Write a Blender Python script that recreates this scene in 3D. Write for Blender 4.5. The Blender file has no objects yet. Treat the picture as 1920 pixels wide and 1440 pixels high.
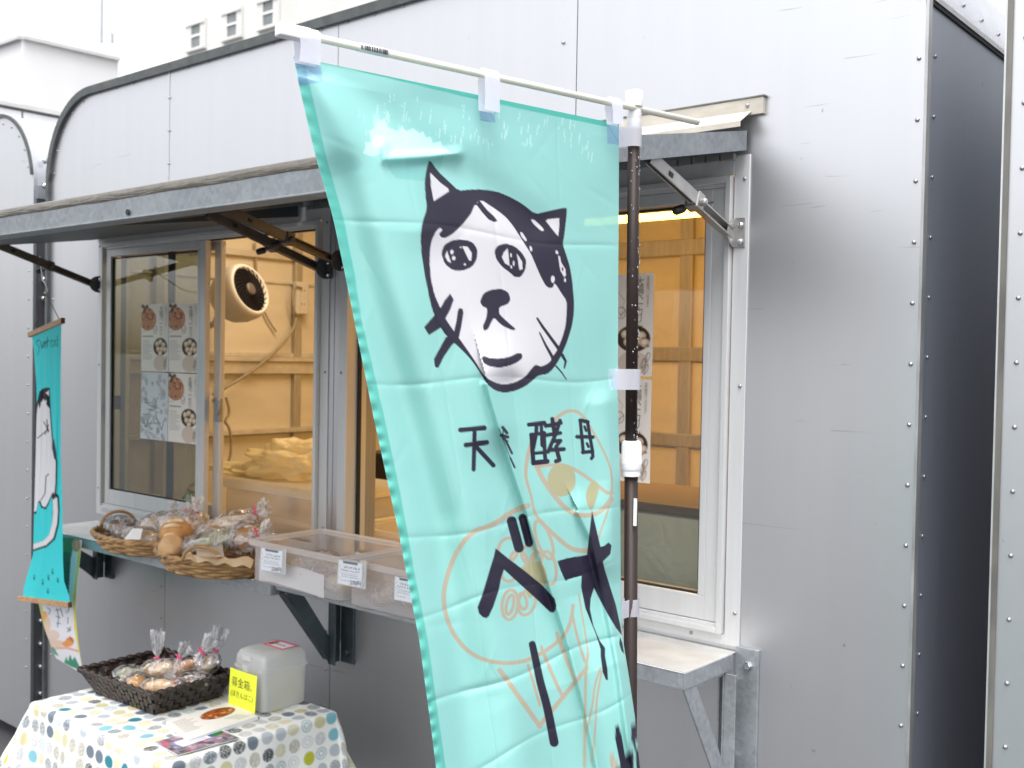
import bpy, bmesh, math, random
import numpy as np
from mathutils import Matrix, Vector
from mathutils import noise as mnoise
random.seed(7)
RNG = np.random.default_rng(7)
SC = bpy.context.scene
COL = SC.collection

# ------------------------------------------------------------------ camera
RC = np.array([[0.76445, 0.64470, 0.01782], [0, 0, 0], [-0.64415, 0.76456, -0.02425]])
_yaw, _pit, _rol = math.radians(40.11622), math.radians(1.38945), math.radians(1.02089)
_f = np.array([-math.sin(_yaw) * math.cos(_pit), math.cos(_yaw) * math.cos(_pit), -math.sin(_pit)])
_r0 = np.array([math.cos(_yaw), math.sin(_yaw), 0.0])
_u0 = np.cross(_r0, _f)
_r = math.cos(_rol) * _r0 + math.sin(_rol) * _u0
_u = -math.sin(_rol) * _r0 + math.cos(_rol) * _u0
RC = np.array([_r, -_u, _f])
FPX = 1993.57
CAM = np.array([0.0, -2.0, 1.6])
cd = bpy.data.cameras.new('camera')
cam = bpy.data.objects.new('camera', cd)
COL.objects.link(cam)
cd.sensor_width = 36.0
cd.lens = 36.0 * FPX / 1920.0
cd.clip_start = 0.05
cd.clip_end = 2000
cd.dof.use_dof = True
cd.dof.focus_distance = 1.62
cd.dof.aperture_fstop = 9.0
M = Matrix(((_r[0], _u[0], -_f[0], CAM[0]), (_r[1], _u[1], -_f[1], CAM[1]), (_r[2], _u[2], -_f[2], CAM[2]), (0, 0, 0, 1)))
cam.matrix_world = M
SC.camera = cam

# ------------------------------------------------------------------ sky, sun, exposure (overcast)
w = bpy.data.worlds.new('World')
SC.world = w
w.use_nodes = True
nt = w.node_tree
for n in list(nt.nodes):
    nt.nodes.remove(n)
sky = nt.nodes.new('ShaderNodeTexSky')
sky.sky_type = 'NISHITA'
sky.sun_disc = False
SUN_EL, SUN_AZ = math.radians(68), math.radians(150)
sky.sun_elevation = SUN_EL
sky.sun_rotation = SUN_AZ
sky.air_density = 1.0
sky.dust_density = 4.0
sky.ozone_density = 1.0
hs = nt.nodes.new('ShaderNodeHueSaturation')
hs.inputs['Saturation'].default_value = 0.16
bg = nt.nodes.new('ShaderNodeBackground')
bg.inputs['Strength'].default_value = 0.15
wo = nt.nodes.new('ShaderNodeOutputWorld')
nt.links.new(sky.outputs[0], hs.inputs['Color'])
nt.links.new(hs.outputs[0], bg.inputs['Color'])
nt.links.new(bg.outputs[0], wo.inputs['Surface'])
sl = bpy.data.lights.new('sun', 'SUN')
sl.energy = 1.0
sl.angle = math.radians(40)
sl.color = (1.0, 0.98, 0.95)
so = bpy.data.objects.new('sun', sl)
COL.objects.link(so)
_sd = Vector((math.sin(SUN_AZ) * math.cos(SUN_EL), math.cos(SUN_AZ) * math.cos(SUN_EL), math.sin(SUN_EL)))
so.rotation_euler = _sd.to_track_quat('Z', 'Y').to_euler()
SC.view_settings.view_transform = 'Standard'
SC.view_settings.look = 'None'
SC.view_settings.exposure = 1.38
SC.view_settings.gamma = 1.0
SC.render.engine = 'CYCLES'
SC.cycles.use_denoising = True
SC.cycles.max_bounces = 10
SC.cycles.transparent_max_bounces = 24

# ------------------------------------------------------------------ measuring helpers
def ray(u, v):
    return RC.T @ np.array([(u - 960) / FPX, (v - 720) / FPX, 1.0])
def onY(u, v, y):
    d = ray(u, v); return CAM + d * ((y - CAM[1]) / d[1])
def onX(u, v, x):
    d = ray(u, v); return CAM + d * ((x - CAM[0]) / d[0])
def onZ(u, v, z):
    d = ray(u, v); return CAM + d * ((z - CAM[2]) / d[2])
def atD(u, v, zc):
    return CAM + ray(u, v) * zc
def project(P):
    c = (P - CAM) @ RC.T
    return 960 + FPX * c[..., 0] / c[..., 2], 720 + FPX * c[..., 1] / c[..., 2]
def lin(c):
    c = np.asarray(c, float) / 255.0
    return np.where(c <= 0.04045, c / 12.92, ((c + 0.055) / 1.055) ** 2.4)

# ------------------------------------------------------------------ materials
MATS = {}
def nodes_of(m):
    m.use_nodes = True
    t = m.node_tree
    b = t.nodes.get('Principled BSDF')
    return t, b
def setin(b, **k):
    for key, val in k.items():
        b.inputs[key.replace('_', ' ')].default_value = val
def mat(name, col, rough=0.5, metal=0.0, nscale=None, namt=0.15, stretch=(1, 1, 1), bump=0.0, bscale=None, spec=0.5, col2=None, emit=None, estr=0.0, detail=5, ramp=(0.35, 0.65), coat=0.0):
    m = bpy.data.materials.new(name)
    t, b = nodes_of(m)
    c = tuple(col) + (1,)
    setin(b, Base_Color=c, Roughness=rough, Metallic=metal, Specular_IOR_Level=spec)
    if coat:
        setin(b, Coat_Weight=coat, Coat_Roughness=0.08)
    if emit is not None:
        b.inputs['Emission Color'].default_value = tuple(emit) + (1,)
        b.inputs['Emission Strength'].default_value = estr
    tc = t.nodes.new('ShaderNodeTexCoord')
    mp = t.nodes.new('ShaderNodeMapping')
    mp.inputs['Scale'].default_value = stretch
    t.links.new(tc.outputs['Object'], mp.inputs['Vector'])
    if nscale:
        nz = t.nodes.new('ShaderNodeTexNoise')
        nz.inputs['Scale'].default_value = nscale
        nz.inputs['Detail'].default_value = detail
        t.links.new(mp.outputs[0], nz.inputs['Vector'])
        rp = t.nodes.new('ShaderNodeValToRGB')
        rp.color_ramp.elements[0].position = ramp[0]
        rp.color_ramp.elements[1].position = ramp[1]
        c2 = col2 if col2 is not None else tuple(x * (1 - namt) for x in col)
        rp.color_ramp.elements[0].color = tuple(c2) + (1,)
        rp.color_ramp.elements[1].color = c
        t.links.new(nz.outputs['Fac'], rp.inputs['Fac'])
        t.links.new(rp.outputs[0], b.inputs['Base Color'])
    if bump:
        n2 = t.nodes.new('ShaderNodeTexNoise')
        n2.inputs['Scale'].default_value = bscale or (nscale or 20)
        n2.inputs['Detail'].default_value = 6
        t.links.new(mp.outputs[0], n2.inputs['Vector'])
        bp = t.nodes.new('ShaderNodeBump')
        bp.inputs['Strength'].default_value = bump
        bp.inputs['Distance'].default_value = 0.004
        t.links.new(n2.outputs['Fac'], bp.inputs['Height'])
        t.links.new(bp.outputs[0], b.inputs['Normal'])
    MATS[name] = m
    return m

def wall_mat(name, base, metal, rough, streak=0.06, wet=False):
    """painted aluminium sheet: fine vertical streaks, faint smudges, scratches"""
    m = bpy.data.materials.new(name)
    t, b = nodes_of(m)
    setin(b, Metallic=metal, Roughness=rough)
    tc = t.nodes.new('ShaderNodeTexCoord')
    def noise(scale, st, det=4, dist=0):
        mp = t.nodes.new('ShaderNodeMapping'); mp.inputs['Scale'].default_value = st
        t.links.new(tc.outputs['Object'], mp.inputs['Vector'])
        n = t.nodes.new('ShaderNodeTexNoise'); n.inputs['Scale'].default_value = scale
        n.inputs['Detail'].default_value = det; n.inputs['Distortion'].default_value = dist
        t.links.new(mp.outputs[0], n.inputs['Vector']); return n
    def mix(fac, a, bb, mode='MIX'):
        x = t.nodes.new('ShaderNodeMix'); x.data_type = 'RGBA'; x.blend_type = mode
        for i, q in ((0, fac), (6, a), (7, bb)):
            if isinstance(q, (int, float)): x.inputs[i].default_value = q
            elif isinstance(q, tuple): x.inputs[i].default_value = q + (1,)
            else: t.links.new(q, x.inputs[i])
        return x.outputs[2]
    def ramp(src, p0, p1, c0=(0, 0, 0, 1), c1=(1, 1, 1, 1)):
        r = t.nodes.new('ShaderNodeValToRGB'); e = r.color_ramp.elements
        e[0].position, e[1].position, e[0].color, e[1].color = p0, p1, c0, c1
        t.links.new(src, r.inputs['Fac']); return r.outputs[0]
    n1 = noise(2.0, (9, 9, 0.6))
    n2 = noise(2.3, (1, 1, 1), 6)
    dark = tuple(x * (1 - streak * 2) for x in base)
    c = mix(ramp(n1.outputs['Fac'], 0.3, 0.7), dark, base)
    c = mix(ramp(n2.outputs['Fac'], 0.45, 0.75), c, tuple(x * (1 - streak) for x in base))
    # specks and short scuffs
    n3 = noise(55, (1, 1, 0.6), 2)
    c = mix(ramp(n3.outputs['Fac'], 0.74, 0.79), c, tuple(x * 0.62 for x in base))
    n4 = noise(3.0, (1.0, 1.0, 22.0), 3, 1.5)
    n5 = noise(0.9, (1, 1, 1), 2)
    mm = t.nodes.new('ShaderNodeMath'); mm.operation = 'MULTIPLY'
    t.links.new(ramp(n4.outputs['Fac'], 0.70, 0.73), mm.inputs[0])
    t.links.new(ramp(n5.outputs['Fac'], 0.5, 0.6), mm.inputs[1])
    c = mix(mm.outputs[0], c, tuple(x * 0.72 for x in base))
    if wet:
        n6 = noise(9.0, (9, 9, 0.28), 5)
        c = mix(ramp(n6.outputs['Fac'], 0.60, 0.70), c, tuple(x * 0.93 for x in base))
        rr = ramp(n6.outputs['Fac'], 0.5, 0.7, (rough, rough, rough, 1), (rough * .85, rough * .85, rough * .85, 1))
        t.links.new(rr, b.inputs['Roughness'])
    t.links.new(c, b.inputs['Base Color'])
    bp = t.nodes.new('ShaderNodeBump'); bp.inputs['Strength'].default_value = 0.08; bp.inputs['Distance'].default_value = 0.02
    nb = noise(1.6, (1, 1, 1), 2)
    t.links.new(nb.outputs['Fac'], bp.inputs['Height'])
    t.links.new(bp.outputs[0], b.inputs['Normal'])
    MATS[name] = m
    return m

def galv(name, base, rough=0.42, metal=0.7, drips=False):
    m = bpy.data.materials.new(name)
    t, b = nodes_of(m)
    setin(b, Metallic=metal, Roughness=rough)
    tc = t.nodes.new('ShaderNodeTexCoord')
    vo = t.nodes.new('ShaderNodeTexVoronoi'); vo.inputs['Scale'].default_value = 110
    nz = t.nodes.new('ShaderNodeTexNoise'); nz.inputs['Scale'].default_value = 9; nz.inputs['Detail'].default_value = 6
    t.links.new(tc.outputs['Object'], vo.inputs['Vector']); t.links.new(tc.outputs['Object'], nz.inputs['Vector'])
    sep = t.nodes.new('ShaderNodeSeparateColor'); t.links.new(vo.outputs['Color'], sep.inputs[0])
    ad = t.nodes.new('ShaderNodeMath'); ad.operation = 'MULTIPLY_ADD'; ad.inputs[1].default_value = 0.35; 
    t.links.new(sep.outputs[0], ad.inputs[0]); t.links.new(nz.outputs['Fac'], ad.inputs[2])
    r = t.nodes.new('ShaderNodeValToRGB'); e = r.color_ramp.elements
    e[0].position, e[1].position = 0.4, 0.95
    e[0].color = tuple(x * 0.72 for x in base) + (1,); e[1].color = tuple(base) + (1,)
    t.links.new(ad.outputs[0], r.inputs['Fac']); t.links.new(r.outputs[0], b.inputs['Base Color'])
    if drips:
        bp = t.nodes.new('ShaderNodeBump'); bp.inputs['Strength'].default_value = 0.5; bp.inputs['Distance'].default_value = 0.006
        mp = t.nodes.new('ShaderNodeMapping'); mp.inputs['Scale'].default_value = (5, 5, 45)
        n2 = t.nodes.new('ShaderNodeTexNoise'); n2.inputs['Scale'].default_value = 2.2; n2.inputs['Detail'].default_value = 5; n2.inputs['Distortion'].default_value = 1.2
        t.links.new(tc.outputs['Object'], mp.inputs[0]); t.links.new(mp.outputs[0], n2.inputs['Vector'])
        t.links.new(n2.outputs['Fac'], bp.inputs['Height']); t.links.new(bp.outputs[0], b.inputs['Normal'])
    MATS[name] = m
    return m

def film(name, tint, alpha, rough=0.06, diff=(0.9, 0.9, 0.92), gloss=0.25, bump=0.0, bscale=30, transl=False):
    """thin clear or frosted plastic or glass: see-through + a little body colour + glossy by Fresnel"""
    m = bpy.data.materials.new(name); m.use_nodes = True
    t = m.node_tree
    for n in list(t.nodes): t.nodes.remove(n)
    o = t.nodes.new('ShaderNodeOutputMaterial')
    tr = t.nodes.new('ShaderNodeBsdfTransparent'); tr.inputs[0].default_value = tuple(tint) + (1,)
    df = t.nodes.new('ShaderNodeBsdfTranslucent' if transl == 2 else 'ShaderNodeBsdfDiffuse'); df.inputs[0].default_value = tuple(diff) + (1,)
    body = df
    if transl is True:
        t2 = t.nodes.new('ShaderNodeBsdfTranslucent'); t2.inputs[0].default_value = tuple(diff) + (1,)
        mx0 = t.nodes.new('ShaderNodeMixShader'); mx0.inputs[0].default_value = 0.5
        t.links.new(df.outputs[0], mx0.inputs[1]); t.links.new(t2.outputs[0], mx0.inputs[2]); body = mx0
    gl = t.nodes.new('ShaderNodeBsdfGlossy'); gl.inputs['Roughness'].default_value = rough
    m1 = t.nodes.new('ShaderNodeMixShader'); m1.inputs[0].default_value = alpha
    m2 = t.nodes.new('ShaderNodeMixShader')
    fr = t.nodes.new('ShaderNodeLayerWeight'); fr.inputs['Blend'].default_value = 0.35
    ml = t.nodes.new('ShaderNodeMath'); ml.operation = 'MULTIPLY_ADD'; ml.inputs[1].default_value = gloss * 2.0; ml.inputs[2].default_value = gloss * 0.35
    ml.use_clamp = True
    t.links.new(fr.outputs['Fresnel'], ml.inputs[0]); t.links.new(ml.outputs[0], m2.inputs[0])
    t.links.new(tr.outputs[0], m1.inputs[1]); t.links.new(body.outputs[0], m1.inputs[2])
    t.links.new(m1.outputs[0], m2.inputs[1]); t.links.new(gl.outputs[0], m2.inputs[2])
    t.links.new(m2.outputs[0], o.inputs[0])
    if bump:
        tc = t.nodes.new('ShaderNodeTexCoord'); n2 = t.nodes.new('ShaderNodeTexNoise')
        n2.inputs['Scale'].default_value = bscale; n2.inputs['Detail'].default_value = 4; n2.inputs['Distortion'].default_value = 0.8
        bp = t.nodes.new('ShaderNodeBump'); bp.inputs['Strength'].default_value = bump; bp.inputs['Distance'].default_value = 0.02
        t.links.new(tc.outputs['Object'], n2.inputs['Vector']); t.links.new(n2.outputs['Fac'], bp.inputs['Height'])
        for q in (gl, df): t.links.new(bp.outputs[0], q.inputs['Normal'])
    MATS[name] = m
    return m

def crinkle(name, diff=(0.95, 0.94, 0.95), lo=0.05, hi=0.75, scale=26, gloss=0.30, tint=(0.985, 0.985, 0.99)):
    m = film(name, tint, lo, 0.12, diff, gloss, bump=1.0, bscale=scale, transl=True)
    t = m.node_tree
    tc = t.nodes.new('ShaderNodeTexCoord'); n = t.nodes.new('ShaderNodeTexNoise'); n.inputs['Scale'].default_value = scale; n.inputs['Detail'].default_value = 4; n.inputs['Distortion'].default_value = 1.5
    ab = t.nodes.new('ShaderNodeMath'); ab.operation = 'SUBTRACT'; ab.inputs[1].default_value = 0.5
    a2 = t.nodes.new('ShaderNodeMath'); a2.operation = 'ABSOLUTE'
    r = t.nodes.new('ShaderNodeValToRGB'); e = r.color_ramp.elements
    e[0].position, e[1].position = 0.0, 0.09; e[0].color = (hi, hi, hi, 1); e[1].color = (lo, lo, lo, 1)  # white crease lines painted in as highlights through the film's opacity
    t.links.new(tc.outputs['Object'], n.inputs['Vector']); t.links.new(n.outputs['Fac'], ab.inputs[0]); t.links.new(ab.outputs[0], a2.inputs[0]); t.links.new(a2.outputs[0], r.inputs['Fac'])
    for q in t.nodes:
        if q.type == 'MIX_SHADER' and not q.inputs[0].is_linked and abs(q.inputs[0].default_value - lo) < 1e-5: t.links.new(r.outputs[0], q.inputs[0])
    return m

def printed(name, rough=0.6, transl=0.0, transp=0.0, sheen=0.0, weave=0.0, gloss=0.0):
    """cloth or paper whose flat print is the mesh's own colour attribute"""
    m = bpy.data.materials.new(name); m.use_nodes = True
    t = m.node_tree; b = t.nodes['Principled BSDF']; o = t.nodes['Material Output']
    at = t.nodes.new('ShaderNodeAttribute'); at.attribute_name = 'print'
    t.links.new(at.outputs['Color'], b.inputs['Base Color'])
    setin(b, Roughness=rough, Specular_IOR_Level=0.3 + gloss)
    sh = b
    if transl:
        tl = t.nodes.new('ShaderNodeBsdfTranslucent'); t.links.new(at.outputs['Color'], tl.inputs[0])
        mx = t.nodes.new('ShaderNodeMixShader'); mx.inputs[0].default_value = transl
        t.links.new(b.outputs[0], mx.inputs[1]); t.links.new(tl.outputs[0], mx.inputs[2]); sh = mx
    if transp:
        tp = t.nodes.new('ShaderNodeBsdfTransparent'); t.links.new(at.outputs['Color'], tp.inputs[0])
        mx = t.nodes.new('ShaderNodeMixShader'); mx.inputs[0].default_value = transp
        t.links.new(sh.outputs[0], mx.inputs[1]); t.links.new(tp.outputs[0], mx.inputs[2]); sh = mx
    t.links.new(sh.outputs[0], o.inputs[0])
    if weave:
        tc = t.nodes.new('ShaderNodeTexCoord'); n2 = t.nodes.new('ShaderNodeTexNoise'); n2.inputs['Scale'].default_value = 9; n2.inputs['Detail'].default_value = 7
        bp = t.nodes.new('ShaderNodeBump'); bp.inputs['Strength'].default_value = weave; bp.inputs['Distance'].default_value = 0.01
        t.links.new(tc.outputs['Object'], n2.inputs['Vector']); t.links.new(n2.outputs['Fac'], bp.inputs['Height']); t.links.new(bp.outputs[0], b.inputs['Normal'])
    MATS[name] = m
    return m

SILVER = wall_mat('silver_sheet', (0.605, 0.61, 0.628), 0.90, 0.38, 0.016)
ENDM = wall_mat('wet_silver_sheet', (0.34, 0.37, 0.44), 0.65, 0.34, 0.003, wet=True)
ROOFM = wall_mat('wet_roof_sheet', (0.62, 0.63, 0.66), 0.6, 0.25, 0.08, wet=True)
TRIM = mat('dark_edge_trim', (0.085, 0.095, 0.095), 0.5, 0.3, 30, 0.3)
TRIMR = mat('weathered_edge_trim', (0.20, 0.195, 0.175), 0.55, 0.3, 14, 0.5, (1, 1, 0.4))
CHAN = mat('grey_joint_channel', (0.13, 0.135, 0.145), 0.45, 0.5, 12, 0.25, (3, 3, 0.4))
RIVM = mat('rivet_steel', (0.42, 0.42, 0.44), 0.28, 0.9, 300, 0.3)
GALV = galv('galvanised_steel', (0.50, 0.53, 0.56))
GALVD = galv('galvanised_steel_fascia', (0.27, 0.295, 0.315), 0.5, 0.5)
WETG = galv('wet_galvanised_lip', (0.17, 0.155, 0.13), 0.3, 0.4, drips=True)
SHELFT = mat('shelf_top_sheet', (0.60, 0.585, 0.555), 0.22, 0.35, 14, 0.16, bump=0.05, bscale=20)
FLASH = mat('cream_flashing', (0.50, 0.465, 0.40), 0.45, 0.1, 16, 0.16, (1, 1, 3), bump=0.08)
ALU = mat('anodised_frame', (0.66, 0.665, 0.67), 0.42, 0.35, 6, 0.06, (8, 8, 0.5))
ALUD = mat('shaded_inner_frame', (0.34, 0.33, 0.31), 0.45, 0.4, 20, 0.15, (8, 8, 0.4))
GASK = mat('black_gasket', (0.015, 0.017, 0.017), 0.6, 0, 40, 0.3)
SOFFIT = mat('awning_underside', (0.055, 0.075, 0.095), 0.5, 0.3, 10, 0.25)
STRUTM = mat('strut_steel', (0.46, 0.45, 0.44), 0.38, 0.7, 22, 0.22)
STRUTD = mat('strut_steel_brown', (0.13, 0.12, 0.118), 0.42, 0.4, 22, 0.25)
BRKD = mat('dark_bracket_steel', (0.10, 0.125, 0.14), 0.42, 0.6, 18, 0.25)
BLACKP = mat('black_plastic', (0.02, 0.021, 0.024), 0.45, 0, 60, 0.2)
GLASS = film('window_glass', (0.86, 0.83, 0.76), 0.02, 0.015, (0.5, 0.55, 0.55), 0.16)
GLASSL = film('reflection_tint_glass', (0.36, 0.46, 0.45), 0.02, 0.015, (0.5, 0.55, 0.55), 0.42)  # dark teal tint stands in for the dim reflection on this pane
CREAMW = mat('cream_inner_panel', (0.66, 0.60, 0.50), 0.5, 0.0, 4, 0.10, (1, 1, 3), bump=0.05, bscale=30)
STUDM = mat('inner_stud', (0.46, 0.42, 0.36), 0.45, 0.4, 20, 0.2, (6, 6, 0.5))
RAILM = mat('inner_rail', (0.62, 0.58, 0.52), 0.4, 0.3, 20, 0.15)
WHITEP = mat('white_plastic', (0.78, 0.78, 0.79), 0.35, 0, 40, 0.04)
BROWNP = mat('brown_pole_paint', (0.021, 0.011, 0.009), 0.5, 0.0, 25, 0.25, (4, 4, 0.6), spec=0.3)
ARMM = mat('ivory_fibreglass', (0.76, 0.76, 0.66), 0.35, 0, 30, 0.06, (1, 1, 0.5))
TAPE = film('white_tape', (0.9, 0.9, 1), 0.93, 0.4, (0.80, 0.79, 0.86), 0.03, transl=True)
PRCLOTH = printed('printed_polyester', 0.42, 0.30, 0.04, weave=0.10, gloss=0.25)
PRTAP = printed('printed_cotton', 0.75, 0.25, 0.0, weave=0.15)
PRPAPER = printed('printed_paper', 0.5, 0.12, 0.0)
PRTABLE = printed('printed_tablecloth', 0.55, 0.08, 0.0, weave=0.12)
FROST = film('frosted_plastic', (0.98, 0.97, 0.975), 0.36, 0.18, (0.95, 0.92, 0.915), 0.14, transl=True)
FROSTR = film('frosted_rim', (0.97, 0.96, 0.97), 0.66, 0.16, (0.90, 0.885, 0.89), 0.14, transl=True)
FROST2 = film('milky_plastic', (0.985, 0.99, 0.99), 0.55, 0.16, (0.97, 0.975, 0.975), 0.16, transl=True)
CLEARF = film('clear_wrap', (0.96, 0.96, 0.97), 0.08, 0.08, (0.9, 0.9, 0.92), 0.45, bump=0.8, bscale=24)
CLEARW = crinkle('crinkled_wrap', lo=0.03, hi=0.72, scale=13, gloss=0.24)
WICK = mat('pale_wicker', (0.50, 0.29, 0.12), 0.5, 0, 24, 0.45, (1, 1, 1), bump=0.2, bscale=60, ramp=(0.3, 0.7))
WICKD = mat('dark_woven_strip', (0.040, 0.026, 0.021), 0.38, 0, 40, 0.4, bump=0.25, bscale=80)
BREAD = mat('baked_crust', (0.62, 0.33, 0.11), 0.6, 0, 16, 0.4, bump=0.35, bscale=50, col2=(0.36, 0.14, 0.035), ramp=(0.35, 0.6))
BREADL = mat('pale_biscuit', (0.86, 0.68, 0.45), 0.65, 0, 30, 0.3, bump=0.4, bscale=60, col2=(0.62, 0.34, 0.13), ramp=(0.35, 0.6))
BREADG = mat('herb_dough', (0.62, 0.58, 0.40), 0.65, 0, 26, 0.4, bump=0.4, bscale=60, col2=(0.36, 0.36, 0.18))
CHOC = mat('brown_biscuit', (0.36, 0.22, 0.15), 0.6, 0, 30, 0.4, bump=0.4, bscale=60)
PAPER = film('baking_paper', (1, 0.97, 0.93), 0.86, 0.4, (0.84, 0.77, 0.68), 0.03, bump=0.4, bscale=18, transl=True)
KRAFT = mat('kraft_paper', (0.60, 0.44, 0.27), 0.6, 0, 12, 0.12, bump=0.5, bscale=16)
WCARD = mat('white_card', (0.83, 0.83, 0.84), 0.5, 0, 30, 0.03)
YNOTE = mat('yellow_note_paper', (0.80, 0.86, 0.045), 0.6, 0, 20, 0.05)
PINK = mat('pink_tie', (0.80, 0.10, 0.22), 0.5, 0, 30, 0.15)
INK = mat('black_ink', (0.016, 0.016, 0.024), 0.6, 0, 80, 0.2)
INKG = mat('grey_ink', (0.22, 0.21, 0.20), 0.6, 0, 80, 0.2)
INKB = mat('brown_ink', (0.33, 0.27, 0.20), 0.6, 0, 80, 0.2)
WOOD = mat('pale_wood', (0.56, 0.32, 0.15), 0.5, 0, 9, 0.3, (3, 12, 12))
WOODE = mat('dark_wood_end', (0.13, 0.065, 0.03), 0.6, 0, 20, 0.3)
STRING = mat('brown_string', (0.17, 0.13, 0.11), 0.8, 0, 60, 0.3)
STEEL = mat('polished_steel', (0.72, 0.72, 0.73), 0.15, 1.0, 60, 0.1)
FANB = mat('fan_shell', (0.56, 0.54, 0.52), 0.4, 0, 10, 0.06)
FANBAR = mat('fan_grille_bar', (0.022, 0.019, 0.024), 0.8, 0, 20, 0.2, spec=0.1)
FAND = mat('fan_blade', (0.010, 0.008, 0.010), 0.9, 0, 20, 0.2, spec=0.05)
CABLE = mat('cable_sheath', (0.34, 0.28, 0.2), 0.5, 0, 40, 0.2)
BAGY = film('yellowed_bag', (1, 0.93, 0.75), 0.86, 0.3, (0.90, 0.80, 0.52), 0.06, bump=0.7, bscale=14, transl=True)
DARKIN = mat('dark_cupboard', (0.022, 0.016, 0.012), 0.5, 0, 10, 0.3)
PALEB = mat('pale_render', (0.70, 0.70, 0.71), 0.8, 0, 0.5, 0.05, (1, 1, 0.2))
TILEB = mat('ivory_tile_facade', (0.66, 0.655, 0.63), 0.7, 0, 0.7, 0.12, (1, 1, 0.15))
WINB = mat('far_window_glass', (0.20, 0.22, 0.22), 0.12, 0, 1.5, 0.3)
SHEDW = mat('white_shed_panel', (0.76, 0.75, 0.76), 0.5, 0, 3, 0.05)
GROUND = mat('wet_asphalt', (0.055, 0.055, 0.06), 0.5, 0, 1.2, 0.35, bump=0.3, bscale=90)

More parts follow.
